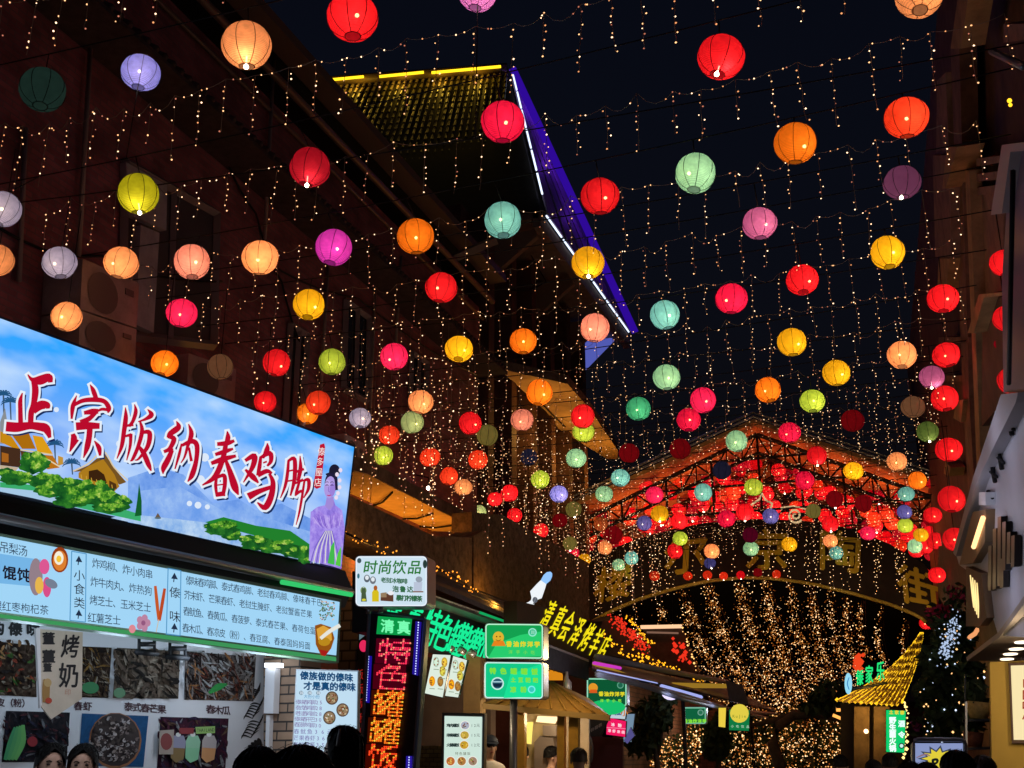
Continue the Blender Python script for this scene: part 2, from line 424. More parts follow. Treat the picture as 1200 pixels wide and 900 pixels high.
for nm, a, b in (('light_tube', R0.lerp(E0,.02)+n2*.15, R0.lerp(E0,.93)+n2*.15), ('light_tube', E0.lerp(E1,.03)+Vec((.05,0,0)), E0.lerp(E1,.98)+Vec((.05,0,0)))):
    g = MB()
    for q in range(6):
        g.tube([a.lerp(b, q/6+.008), a.lerp(b, (q+1)/6-.012)], .026, n=5)
    g.build(nm, emi((215,230,255), 1.7), bp)
g = MB(); g.span((-7.85,23.9,14.55),(-9.3,33.2,14.72)); g.span((-7.8,23.9,14.3),(-8.0,33.2,14.7)); g.build('soffit', dif((.25,.18,.15), .8, 0, .3, 3), bp)
for v in (24.2, 27.4, 30.6):
    g = MB(); g.prism([(-9.3,v,13.2),(-9.3,v,14.4),(-8.0,v,14.4),(-8.0,v,14.2)], (0,.16,0)); g.build('bracket', dif((.3,.2,.15), .8), bp)
g = MB(); g.prism([PV(32.4).at(673,397), PV(32.4).at(717,396), PV(32.4).at(673,441)], (0,.3,0)); g.build('lit_gable_panel', emi((90,100,195), .8), bp)  # blue light on this eave end put into the panel's glow
g = MB(); g.tube([dep(530,303,24), dep(582,281,24)], .11, n=4, smooth=False); g.build('beam', dif((.3,.22,.18), .7), bp)

# ---- orange-lit canopies over the shop fronts
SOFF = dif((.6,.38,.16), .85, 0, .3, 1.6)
def canopy(px, z, rise, label, ex, thick=.22):
    pl = PZ(z); P = [pl.at(*p) for p in px]
    c = sum(P, Vec())/len(P); o = empty('canopy', c, label, 'canopy')
    g = MB(); g.prism([p+Vec((0,0,.02)) for p in P], (0,0,thick)); g.build('slab', CONC, o)
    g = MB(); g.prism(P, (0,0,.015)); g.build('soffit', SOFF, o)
    for t in (.28, .62, .83):
        g = MB(); n = len(P); a = P[0].lerp(P[n//2], t); b_ = P[-1].lerp(P[n//2+1], t); g.tube([a+Vec((0,0,-.02)), a.lerp(b_,.5)+Vec((0,.05,-.05)), b_+Vec((0,0,-.02))], .02, n=5); g.build('cable', CABLE, o)
    return o, P
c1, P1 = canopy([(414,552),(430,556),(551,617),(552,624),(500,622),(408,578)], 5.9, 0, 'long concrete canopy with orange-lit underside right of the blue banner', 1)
zc1 = 5.9
cm = sum(P1, Vec())/len(P1)
g = MB(); n1 = P1[5].lerp(P1[4],.1); n3 = P1[5].lerp(P1[4],.9)
g.tube([n1+Vec((-.5,0,-.75)), n3+Vec((-.5,0,-.75))], .03, n=5); g.build('light_strip', emi((255,165,40), 2.0), c1)
for t in (.15, .5, .85):
    lamp('canopy_glow', 'POINT', P1[5].lerp(P1[4], t)+Vec((.35,0,-1.0)), 30, (1,.42,.05), c1, .12)
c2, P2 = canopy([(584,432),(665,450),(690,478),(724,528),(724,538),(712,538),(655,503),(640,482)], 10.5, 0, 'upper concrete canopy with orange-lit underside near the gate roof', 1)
for t in (.2, .5, .8):
    lamp('canopy_glow', 'POINT', P2[0].lerp(P2[5], t)+Vec((.5,0,-1.2)), 30, (1,.5,.1), c2, .12)
# ---- rough stone parapets above the stalls
o = empty('stone_parapet', (-6.6, 15, 3.6), 'rough brown stone parapet below the first orange-lit canopy', 'parapet')
g = MB(); PA = PU(-6.4); g.slab(PA, [(400,580),(413,582),(508,628),(553,630),(553,705),(480,668),(396,622)], .5); g.build('wall', STONE, o)
o = empty('stone_parapet', (-6.6, 21, 3.6), 'rough brown stone parapet between the first canopy and the white bottle-shaped light', 'parapet')
g = MB(); g.slab(PA, [(555,628),(566,622),(648,690),(648,735),(600,728),(555,705)], .5); g.build('wall', STONE, o)
g = MB(); g.slab(PU(-7.4), [(553,600),(590,604),(690,660),(690,740),(600,700),(553,640)], .4); g.build('back_wall', STONE, o)
for p in ((430,662),(520,690),(585,702)): lamp('parapet_glow', 'POINT', PA.at(*p, .35), 9, (1,.42,.05), o, .05)

# ---- amber rope lights
def rope(name, pts, r, mat, label, cat='rope light', per=.14, jit=.05, group=None):
    o = empty(name, pts[0], label, cat, group); w = MB(); w.tube(pts, .012, n=4); w.build('cord', CABLE, o)
    b = MB()
    for i in range(len(pts)-1):
        L = (pts[i+1]-pts[i]).length; n = max(2, int(L/per))
        for k in range(n):
            p = pts[i].lerp(pts[i+1], (k+random.random()*.6)/n); b.octa(p + Vec([random.uniform(-jit, jit) for _ in range(3)]), r*random.uniform(.7,1.4))
    tag(b.build('bulbs', mat, o), kind='stuff'); return o
PR = PU(-5.9)
rope('rope_light', [PR.at(*p) for p in ((404,624),(430,636),(462,650))], .011, AMBERO, 'amber rope light above the white drinks sign', per=.05)
rope('rope_light', [PR.at(*p) for p in ((506,664),(530,674),(560,694))], .012, AMBERO, 'amber rope light on the tiled stall roof right of the drinks sign', per=.05)
rope('rope_light', [PU(-5.3).at(*p) for p in ((708,748),(728,762),(752,770),(775,780),(792,786))], .02, AMBERS, 'amber rope light right of the yellow neon characters', per=.08, jit=.09)
rope('rope_light', [PU(-5.3).at(*p) for p in ((810,792),(826,800))], .02, AMBERS, 'short amber rope light on the far awning', per=.1, jit=.08)

# ============================================================ THE MARKET GATE
GV = 31.0; GP = PV(GV)
mg = empty('market_gate', (-4.1, GV, 0), 'arched street gate with trussed peaked roof and yellow characters', 'gate')
FASC = dif((.028,.015,.012), .8, 0, .4, 2)
STEEL = dif((.05,.035,.03), .5, .4)
top = [(676,700),(683,660),(700,650),(740,634),(780,622),(830,612),(885,608),(940,610),(990,618),(1040,636),(1088,664),(1096,700)]
bot = [(1096,740),(1078,723),(1045,709),(1000,696),(950,684),(905,678),(870,677),(830,681),(790,690),(750,702),(715,717),(690,731),(676,750)]
a = MB(); n = len(top)
T = [GP.at(*p) for p in top]; B = [GP.at(*p) for p in bot]
# the band as a row of upright blocks so that it stays a clean arch
def ev(L, t):
    x = t*(len(L)-1); i = min(int(x), len(L)-2); return L[i].lerp(L[i+1], x-i)
B.reverse()
N = 40; vs = []; fs = []
for i in range(N+1):
    p, q = ev(T, i/N), ev(B, i/N)
    vs += [p, q, p+Vec((0,.35,0)), q+Vec((0,.35,0))]
for i in range(N):
    b = 4*i; fs += [(b,b+1,b+5,b+4),(b+2,b+6,b+7,b+3),(b,b+4,b+6,b+2),(b+1,b+3,b+7,b+5)]
fs += [(0,2,3,1),(4*N,4*N+1,4*N+3,4*N+2)]
a.add(vs, fs); fa = a.build('arch_fascia', FASC, mg)
g = MB(); g.tube([ev(B, i/40)+Vec((0,-.04,0)) for i in range(2, 39)], .05, n=6); g.build('arch_trim', dif((.55,.38,.06), .4), mg)
GOLD = dif((.75,.5,.04), .35, .3)
for ch, x, y, h, sh, tl_ in (('楼',716,683,40,.1,-.25),('尔',800,648,46,.05,-.12),('京',895,643,46,0,0),('陶',981,645,46,0,.1),('街',1073,687,44,-.1,.3)):
    pr = Print(GP, .02); pr.text(ch, (x,y), (x+.001,y), h, GOLD, wid=1.05, shear=sh, vert=tl_, bold=1.2); pr.build('character', mg)
for x, y in ((716,720),(800,690),(895,684),(981,690),(1073,720)): lamp('arch_fill_light', 'POINT', GP.at(x, y, 1.1), 7, (1,.7,.35), mg, .1)  # added lights to bring out the gold characters, not fixtures of the gate
for x in (1.05, -9.35):
    g = MB(); g.span((x-.32, GV-.1, 0), (x+.32, GV+.5, 6.6)); g.build('pillar', dif((.07,.035,.025), .6, 0, .3, 2), mg)
# roof trusses
def truss(v, part):
    g = MB(); L = GP.at(676,598); R = GP.at(1096,598); A = GP.at(886,508)
    dz = Vec((0, v-GV, 0)); z0 = (L.z+R.z)/2; L.z = R.z = z0; L, R, A = L+dz, R+dz, A+dz
    low = Vec((0,0,-.55))
    for P, Q in ((L,A),(R,A)):
        g.tube([P, Q], .06, n=4, smooth=False); g.tube([P+low, Q+low], .05, n=4, smooth=False)
        m = 12
        for i in range(m):
            p0 = P.lerp(Q, i/m); p1 = P.lerp(Q, (i+1)/m)
            g.tube([p0+low if i % 2 else p0, p1 if i % 2 else p1+low], .025, n=4, smooth=False)
            g.tube([p1, p1+low], .02, n=4, smooth=False)
    for h in (.0, .75, 1.5):
        t = h/(A.z-z0); g.tube([L.lerp(A,t), R.lerp(A,t)], .035, n=4, smooth=False)
    for t in (.25,.5,.75,1):
        for P in (L, R):
            q = P.lerp(A, t); g.tube([q, Vec((q.x, q.y, z0-.1))], .035, n=4, smooth=False)
    g.build(part, STEEL, mg)
truss(GV+.1, 'truss'); truss(GV+3.2, 'truss'); truss(GV+6.3, 'truss')
L = GP.at(664,592); R = GP.at(1100,592); A = GP.at(886,504); L.z = R.z = (L.z+R.z)/2
for P, Q in ((L,A),(A,R)):
    g = MB(); g.prism([P+Vec((0,-.35,.12)), Q+Vec((0,-.35,.12)), Q+Vec((0,9,.12)), P+Vec((0,9,.12))], (0,0,.12))
    g.build('roof', dif((.5,.3,.14), .8, 0, .35, 1.5), mg)
g = MB()
for P, Q in ((L,A),(A,R)):
    for q in (.3,.42): g.tube([P+Vec((0,-.4,q)), Q+Vec((0,-.4,q))], .035, n=4, smooth=False)
g.build('roof_edge', GREYMET, mg)
for x, v, e in ((-7.6,32.5,60),(-5.4,32.5,70),(-3.0,32.5,70),(-.9,32.5,60),(-6.5,36,80),(-2.2,36,80)):
    lamp('gate_glow', 'POINT', (x, v, 8.0 if v < 35 else 8.1), e*1.1, (1,.2,.04), mg, .15)
# white scroll ornaments on the crown of the arch
g = MB(); SC = PV(GV-.15)
def spiral(cx, cy, r0, r1, turns, a0, d):
    return [SC.at(cx+(r0+(r1-r0)*k/28)*math.cos(a0+d*turns*2*PI*k/28), cy+(r0+(r1-r0)*k/28)*math.sin(a0+d*turns*2*PI*k/28)) for k in range(29)]
g.tube(spiral(932,604,9,1.5,1.7,.6,1), .03, n=5); g.tube([SC.at(*p) for p in ((880,592),(890,585),(893,578),(897,586),(905,590),(902,600))], .03, n=5)
g.tube([SC.at(*p) for p in ((915,595),(930,593),(945,597))], .02, n=5)
g.build('scroll_ornament', emi((225,190,140), .8), mg)

# ---- dark houses and hill far beyond the gate
g = MB(); g.prism([(-60,150,0),(-30,150,9),(-12,150,13),(10,150,11),(40,150,14),(60,150,0)], (0,20,0)); tag(g.build('hill', dif((.02,.025,.02), .9)), kind='structure')
o = empty('far_building', (-6,62,0), 'dark low building with tiled roof far beyond the arch', 'building')
g = MB(); g.span((-14,60,0),(4,70,4.2)); g.build('wall', dif((.05,.03,.03), .9), o)
g = MB(); g.prism([(-15,59,4.2),(5,59,4.2),(5,65,6.4),(-15,65,6.4)], (0,0,.2)); g.build('roof', dif((.03,.04,.07), .7), o)

# ---- curtains of warm fairy lights hanging beyond the arch
BULB = emi((255,190,115), 1.7, False); BULBW = emi((255,205,150), 2.6, False); BULBD = emi((245,148,62), .8, False); BULBT = emi((255,178,100), 1.3, False); BULBX = emi((205,105,38), .5, False)
cur = [((748,735),(800,832),10,26,38,260),((775,712),(835,838),10,30,40,420),((800,692),(868,840),10,34,38,520),((830,684),(893,838),10,30,36,520),((866,682),(925,842),11,32,39,560),((897,680),(950,845),11,30,36,560),
       ((925,682),(975,846),10,30,40,520),((950,688),(992,836),9,24,37,360),((972,692),(1003,806),8,18,41,240),((992,698),(1012,792),7,14,38,170),((1012,704),(1020,770),6,10,36,90),((1034,712),(1040,782),6,9,40,110),((1065,728),(1066,772),4,7,38,60)]
order = ['dense', 'wide']
cl = ['leftmost', 'second from left', 'third from left', 'fourth from left', 'fifth from left', 'sixth from left', 'seventh from left', 'eighth from left', 'ninth from left', 'fourth from right', 'third from right', 'second from right', 'rightmost']
for i, (a, b, wa, wb, v, n) in enumerate(cur):
    pl = PV(v); o = empty('light_curtain', pl.at(*a), 'hanging curtain of warm fairy lights under the arch, the %s' % cl[i], 'fairy lights', 'fairy light curtains beyond the gate')
    w = MB()
    for q in (-.35, 0, .35): w.tube([pl.at(a[0]+q*wa, a[1]), pl.at((a[0]+b[0])/2+q*(wa+wb)/2-4, (a[1]+b[1])/2), pl.at(b[0]+q*wb, b[1])], .01, n=4)
    w.build('strand', CABLE, o); m = MB()
    for k in range(int(n*1.6)):
        t = random.random()**.8; x = a[0]+(b[0]-a[0])*t - 9*math.sin(PI*t); y = a[1]+(b[1]-a[1])*t; ww = wa+(wb-wa)*t
        if math.sin(t*23+i*1.7)+math.sin(t*51+i*4)+.6*math.sin(x*.7) < random.uniform(-2.2,.6)-.9*t: continue
        p = pl.at(x+random.gauss(0,.3)*ww, y+random.uniform(-3,3)) + Vec((0, random.uniform(-.5,.5), 0))
        m.octa(p, random.uniform(.009,.022), random.choice((BULB, BULBD, BULBW, BULBD, BULBX, BULBX)))
    tag(m.build('bulbs', None, o), kind='stuff')
# net of sparse lights across the dark opening
o = empty('light_net', (-4,44,6), 'sparse net of tiny warm lights filling the arch opening', 'fairy lights'); m = MB(); pl = PV(44)
for k in range(3000):
    x = random.uniform(735,1010); y = random.uniform(690,850)
    if y < 700+.0011*(x-880)**2: continue
    if random.random() > .25+(y-690)/200: continue
    m.octa(pl.at(x,y)+Vec((0,random.uniform(-2,2),0)), random.uniform(.008,.018), random.choice((BULB,BULBD,BULBW,BULBD,BULBX)))
tag(m.build('bulbs', None, o), kind='stuff')
w = MB()
for k in range(12): w.tube([pl.at(740+k*24,700), pl.at(742+k*24,850)], .008, n=4)
w.build('wire', CABLE, o)

o = empty('light_net', (-4,30,6), 'sparse sprinkle of tiny pale fairy lights hanging before the arch characters', 'fairy lights'); m = MB(); pl = PV(29.9); w = MB()
for k in range(58):
    x = random.uniform(655,1080); y0 = random.uniform(585,650); y1 = y0+random.uniform(40,95); y = y0
    if 760 < x < 1010: y1 = min(y1, 690)
    w.tube([pl.at(x,y0-10), pl.at(x,y1)], .003, n=3)
    while y < y1: y += random.uniform(2.5,9); m.octa(pl.at(x+random.uniform(-2,2), y), random.uniform(.007,.014), random.choice((BULBW,BULBW,BULB)))
tag(m.build('bulbs', None, o, normals=False), kind='stuff'); tag(w.build('wire', CABLE, o, normals=False), kind='stuff')
# ---- trees wrapped in lights
LEAF = [dif((.035,.06,.02), .7), dif((.05,.085,.03), .7), dif((.025,.045,.018), .7)]
BARK = dif((.09,.06,.04), .9, 0, .4, 8, .5)
def leafball(m, c, r, n, size, mats):
    for _ in range(n):
        d = Vec((random.gauss(0,1), random.gauss(0,1), random.gauss(0,1))).normalized()*(random.random()**.45)
        p = c + Vec((d.x*r[0], d.y*r[1], d.z*r[2])); a = Vec([random.gauss(0,1) for _ in range(3)]).normalized()*size*random.uniform(.6,1.3); b = a.cross(Vec([random.gauss(0,1) for _ in range(3)])).normalized()*size*.45
        m.add([p-a, p+b, p+a, p-b], [(0,1,2,3)], random.choice(mats))
def tree(base, blobs, label, lights=0, size=.16, leaves=700, trunk=.16, lmat=None, lr=.022, name='tree', cat='tree', group=None):
    o = empty(name, base, label, cat, group); base = Vec(base)
    t = MB(); cz = min(b[0].z for b in blobs)
    ctr = sum((b[0] for b in blobs), Vec())/len(blobs)
    mid = base.lerp(ctr, .5)+Vec((random.uniform(-.1,.1),0,0))
    t.tube([base, mid, ctr], [trunk, trunk*.75, trunk*.35], n=8)
    for c, r in blobs: t.tube([mid.lerp(ctr,.3), mid.lerp(c,.7)+Vec((0,0,-.1)), c], [trunk*.5, trunk*.3, trunk*.1], n=6)
    t.build('trunk', BARK, o); f = MB()
    tot = sum(b[1][0]*b[1][2] for b in blobs)
    for c, r in blobs: leafball(f, c, r, int(leaves*r[0]*r[2]/tot), size, LEAF)
    f.build('crown', None, o)
    if lights:
        m = MB(); lmat = lmat or [BULB, BULBD, BULBW, BULBT, BULBX, BULBX]
        for c, r in blobs:
            for _ in range(int(lights*r[0]*r[2]/tot)):
                d = Vec((random.gauss(0,1), -abs(random.gauss(0,1)), random.gauss(0,1))).normalized()*(random.random()**.25)
                m.octa(c+Vec((d.x*r[0]*1.02, d.y*r[1]*1.05, d.z*r[2]*1.02)), lr*random.uniform(.5,1.1), random.choice(lmat))
        tag(m.build('light_bulbs', None, o), kind='stuff')
    return o
def blob(px, py, v, rx, rz): 
    p = PV(v).at(px, py); s = depth_of(p)/FPX; return (p, (rx*s, rx*s*.8, rz*s))
def ground_at(px, v): p = PV(v).at(px, 870); return (p.x, v, 0)
tree(ground_at(905,33), [blob(895,868,33,34,26), blob(925,852,33,26,26), blob(910,890,33,44,22)], 'round tree wrapped in dense warm lights under the middle of the arch', 900)
tree(ground_at(965,34), [blob(965,868,34,32,26), blob(985,850,34,22,30), blob(955,890,34,36,22)], 'round tree wrapped in dense warm lights left of the thatched pavilion', 800)
tree(ground_at(800,27), [blob(798,878,27,26,16), blob(812,862,27,14,16), blob(790,892,27,30,14)], 'low bush wrapped in warm lights below the far green lightboxes', 520, size=.1, trunk=.08)
tree(ground_at(868,31), [blob(866,870,31,15,16), blob(872,850,31,8,18), blob(864,890,31,20,14)], 'narrow light-wrapped tree just right of the yellow and green sign', 300, size=.1, trunk=.08)
tree(ground_at(775,25), [blob(765,840,25,26,22), blob(752,866,25,24,22), blob(780,815,25,18,14)], 'dark unlit leafy tree behind the far stalls below the white globe lamp', 0, size=.13, leaves=900, trunk=.1)
tree(ground_at(835,29), [blob(838,868,29,20,24), blob(850,845,29,14,16)], 'dark unlit leafy tree between the two far green signs', 0, size=.13, leaves=700, trunk=.1)
t0 = ground_at(930,29)
o = empty('tree', t0, 'bare brown tree trunk with a long bent branch in front of the lit trees', 'tree')
g = MB(); v = 29.0; P = PV(v)
g.tube([Vec(t0), P.at(905,870), P.at(912,850), P.at(930,838), P.at(958,836), P.at(985,842), P.at(1003,856)], [.16,.14,.13,.12,.11,.09,.06], n=8)
g.tube([P.at(930,838), P.at(900,846), P.at(868,852)], [.1,.07,.04], n=6); g.tube([P.at(958,836), P.at(963,818), P.at(972,800)], [.07,.05,.02], n=6)
g.build('trunk', BARK, o)
f = MB(); leafball(f, P.at(972,818), (.5,.4,.45), 260, .13, LEAF); leafball(f, P.at(955,828), (.4,.3,.3), 160, .13, LEAF); f.build('crown', None, o)

# ============================================================ FIRST STALL (blue banner)
d1 = Vec((.225, .974, 0)).normalized(); n1_ = Vec((d1.y, -d1.x, 0))
S1 = Plane(dep(0, 578, 7.5), n1_)
SM = S1.off(.16); SW = S1.off(-.75)
stall = empty('food_stall', (-5.6, 7.2, 0), 'food stall with white photo menu wall and brick pier under the blue banner', 'food stall')
st = MB(); st.slab(SW, [(-260,700),(312,752),(310,1000),(-260,1000)], .12, WHITE)
st.build('back_wall', dif((.62,.65,.7), .6), stall)
aw = MB()
aw.slab(S1, [(-260,520),(0,580),(404,669),(413,690),(404,712),(0,632),(-260,575)], .7, off=-.02)
aw.build('awning_box', dif((.02,.025,.03), .5), stall)
aw = MB(); aw.tube([S1.at(-250,548,.06), S1.at(0,607,.06), S1.at(412,694,.06)], .035, n=8); aw.build('rail', dif((.3,.32,.34), .35, .5), stall)
g = MB(); g.tube([S1.at(330,682,.1), S1.at(412,697,.1)], .022, n=6); g.build('light_strip', emi((60,220,120), .8), stall)
g = MB(); g.slab(S1, [(-260,905),(300,930),(300,1100),(-260,1080)], .6, off=.35); g.build('counter', dif((.3,.3,.32), .4), stall)
PIER = PVr(330, 800, 9.9, -8)
g = MB(); g.slab(PIER, [(309,770),(352,772),(352,1010),(309,1010)], .3); g.build('brick_pier', brick((.5,.33,.22), (.36,.24,.17), (.06,.05,.045), 'v', .2, .078), stall)
g = MB(); g.slab(PIER, [(311,783),(322,783),(320,836),(309,836)], .08, off=.1); g.slab(PIER,[(312,838),(316,838),(312,1000),(307,1000)], .05, off=.06); f = g.build('lamp_casing', WHITE, stall); lamp('pier_lamp', 'POINT', PIER.at(333,788,.6), 3.2, (.9,.9,1), stall, .06); lamp('pier_lamp', 'POINT', PIER.at(335,850,.6), 3.5, (1,.9,.85), stall, .1)
g = MB(); g.slab(PIER, [(310,777),(327,777),(327,782),(310,782)], .06, off=.14); g.build('lamp_tube', emi((235,245,255), 4), f)
g = MB()
for p in ((172,752),(208,757)):
    x, y = p
    for q in (-9, 9): g.tube([S1.at(x+q, y-4, -.2), S1.at(x+q, y+14, -.2)], .015, n=4)
    g.tube([S1.at(x-13, y+12, -.2), S1.at(x+13, y+14, -.2)], .022, n=4); g.tube([S1.at(x-9, y+3, -.2), S1.at(x+9, y+3, -.2)], .018, n=4)
g.build('menu_bracket', BLACK, stall)
for p in ((30,735),(130,748),(230,762),(300,776)):
    q = S1.at(p[0], p[1]+10, -.12)
    lamp('stall_lamp', 'POINT', q, 4.0, (.6,.78,1), stall, .12)
for p in ((20,760),(90,772),(180,785)): lamp('awning_light', 'POINT', S1.at(*p, .75), 5.0, (.85,.9,1), stall, .15)  # added unseen lights for the pennant and the women's faces

# the banner
bn = empty('shop_banner', S1.at(200, 625), 'large blue backlit banner with red brush characters over a painted lakeside', 'banner sign')
g = MB(); g.slab(S1, [(-250,292),(0,370),(417,522),(400,668),(0,578),(-250,522)], .09); g.build('frame', dif((.05,.07,.12), .5), bn)
p = Print(S1, .003)
m = bpy.data.materials.new('banner_sky'); m.use_nodes = True; t = m.node_tree      # printed sky: blue above, pale with clouds below
t.nodes.remove(t.nodes['Principled BSDF']); e = t.nodes.new('ShaderNodeEmission'); tc = t.nodes.new('ShaderNodeTexCoord'); sp = t.nodes.new('ShaderNodeSeparateXYZ')
mr = t.nodes.new('ShaderNodeMapRange'); mr.inputs[1].default_value = 3.3; mr.inputs[2].default_value = 4.5
cr = t.nodes.new('ShaderNodeValToRGB'); cr.color_ramp.elements[0].color = (*lin((150,190,240)),1); cr.color_ramp.elements[1].color = (*lin((40,165,255)),1)
for pos, c in ((.25,(120,165,244)),(.5,(120,172,250)),(.78,(75,165,254))):
    q = cr.color_ramp.elements.new(pos); q.color = (*lin(c),1)
nz = t.nodes.new('ShaderNodeTexNoise'); nz.inputs['Scale'].default_value = 1.9; nz.inputs['Detail'].default_value = 3.5; nz.inputs['Roughness'].default_value = .42
mp = t.nodes.new('ShaderNodeMapping'); mp.inputs['Scale'].default_value = (1,1,2.2)
rr = t.nodes.new('ShaderNodeValToRGB'); rr.color_ramp.elements[0].position = .36; rr.color_ramp.elements[1].position = .78
rr.color_ramp.elements[0].color = (0,0,0,1); rr.color_ramp.elements[1].color = (.85,.85,.85,1)
mx = t.nodes.new('ShaderNodeMix'); mx.data_type = 'RGBA'; mx.inputs[7].default_value = (*lin((205,230,255)),1)
L = t.links.new
L(tc.outputs['Object'], sp.inputs[0]); L(sp.outputs['Z'], mr.inputs[0]); L(mr.outputs[0], cr.inputs[0]); L(tc.outputs['Object'], mp.inputs[0]); L(mp.outputs[0], nz.inputs['Vector'])
L(nz.outputs['Fac'], rr.inputs[0]); L(rr.outputs[0], mx.inputs['Factor']); L(cr.outputs[0], mx.inputs[6]); L(mx.outputs[2], e.inputs[0]); L(e.outputs[0], t.nodes['Material Output'].inputs[0])
p.mb.add([S1.at(*q, .003) for q in ((-245,297),(0,373),(415,524),(398.5,665),(0,575),(-245,518))], [(0,1,2,3,4,5)], m)
def E(*c): return emi(c, .95)
# far hills and lake
p.poly([(150,560),(185,548),(215,556),(250,590),(280,585),(300,598),(330,590),(368,610),(372,652),(150,612)], mottled([(80,135,225),(120,165,240),(150,190,248)], 3, .95))
p.poly([(165,575),(210,570),(260,598),(310,606),(370,625),(370,655),(165,615)], mottled([(110,160,238),(140,180,245),(170,205,250)], 4, .95))
p.poly([(150,602),(240,612),(375,650),(375,661),(130,607)], mottled([(120,170,235),(165,200,242),(205,228,252)], 6, .95))
p.poly([(0,565),(60,570),(165,603),(165,611),(0,575)], E(60,175,110)); p.poly([(0,571),(40,575),(90,590),(85,593),(0,576)], E(170,205,235))
# palms and temple roofs at the left end
for (x, y, h) in ((4,462,40),(12,470,26),(64,520,22),(84,542,14)):
    p.stroke([(x,y,2),(x+1,y+h,1.4)], E(70,90,110))
    for k in range(9):
        a = -PI*k/8; p.stroke([(x,y,2.2),(x+8*math.cos(a),y+7*math.sin(a)+2,1.6),(x+11*math.cos(a),y+8*math.sin(a)+5,.5)], E(35,85,130))
p.poly([(0,495),(6,478),(10,505),(18,520),(0,520)], E(140,145,150))
for q, c in (([(0,505),(14,512),(26,530),(22,528),(0,518)], (205,140,20)),([(14,510),(34,508),(42,526),(26,526)],(175,110,15)),([(38,510),(50,512),(62,532),(44,530)],(225,160,25)),([(0,522),(24,526),(24,548),(0,545)],(70,45,30)),([(2,530),(10,532),(10,542),(2,541)],(170,100,30)),
             ([(24,528),(46,532),(50,550),(26,548)],(90,55,25)),([(42,532),(62,534),(70,548),(56,550),(46,545)],(190,115,20)),([(68,534),(74,536),(74,544),(68,546)],(200,150,60)),([(0,545),(22,548),(18,552),(0,550)],(200,180,150))):
    p.poly(q, E(*c))
p.stroke([(24,527,1.5),(44,530,1.5),(62,533,1.5)], E(225,205,160)); p.stroke([(52,536,1.5),(70,547,1.5)], E(230,215,180))
for q, c in (([(86,553),(104,545),(122,530),(134,549),(148,565),(140,568),(128,556),(118,548),(100,552)],(120,85,35)),([(92,554),(104,546),(121,538),(134,556),(140,570),(132,578),(92,560)],(175,125,30)),([(104,552),(114,550),(122,556),(126,568),(104,562)],(60,35,15)),([(128,563),(136,567),(137,573),(128,572)],(80,50,20))):
    p.poly(q, E(*c))
for q in range(7): p.stroke([(95+6*q,556+2*q,.9),(96+6*q,562+2*q,.9)], E(210,165,60))
p.stroke([(86,552,1.6),(104,543,1.6),(121,529,1.6),(134,548,1.6),(150,563,1.2)], E(225,205,165))
random.seed(11)
FOL = [mottled([(15,60,25),(45,115,30),(95,165,45),(160,200,75),(215,225,130)], sc_, .95) for sc_ in (16, 24)]; FOD = mottled([(12,60,30),(30,100,35),(60,140,45)], 10, .92)
def ragged(cx, cy, rx, ry, mat, n=34, j=.16):
    ph = [random.uniform(0,6.28) for _ in range(4)]
    p.poly([(cx+rx*(1+j*.5*math.sin(5*a+ph[0])+j*.5*math.sin(11*a+ph[1])+random.uniform(-j,j)*.4)*math.cos(a), cy+ry*(1+j*.5*math.sin(7*a+ph[2])+random.uniform(-j,j)*.4)*math.sin(a)) for a in [2*PI*k/n for k in range(n)]], mat)
def bush(cx, cy, rx, ry, n, pal=None):
    ragged(cx, cy+ry*.15, rx, ry*.95, FOD)
    for _ in range(max(3, n//14)):
        a = random.uniform(0, 2*PI); q = .7*random.random()**.5; ragged(cx+rx*q*math.cos(a), cy+ry*q*math.sin(a)-ry*.12, rx*random.uniform(.22,.42), ry*random.uniform(.22,.4), random.choice(FOL), 22, .25)
for a in ((8,553,10,6,40),(40,541,18,13,110),(20,560,20,8,90),(55,563,22,9,110),(88,572,26,12,150),(60,574,20,8,80),(115,578,22,14,140),(140,588,14,10,70),(128,594,20,7,70),(84,586,22,8,80)): bush(*a)
p.poly([(158,605),(161,585),(163,566),(166,587),(166,604)], E(20,95,45))
for a in ((248,616,10,4,30),(258,619,18,8,80),(272,627,12,6,40),(300,636,18,8,80),(292,631,12,5,40),(322,640,22,8,90),(345,645,16,8,70),(358,650,10,10,50),(300,622,14,4,40),(325,628,20,4,50)): bush(*a)
p.poly([(240,612),(262,606),(300,616),(340,622),(366,640),(366,648),(300,628)], E(35,130,45))
for a in ((262,618,18,8,90),(300,634,18,7,70),(330,640,18,7,70),(352,646,12,8,50)): bush(*a)
p.ell(185,607,4,1.2,E(90,110,120)); p.poly([(182,606),(185,601),(188,606)], E(110,90,70))
for x, y, r in ((222,590,3.2),(232,592,4),(243,594,3),(66,480,3),(240,536,5),(235,562,5),(322,560,4.5),(140,520,4)): p.ell(x, y, r, r, E(225,238,255))
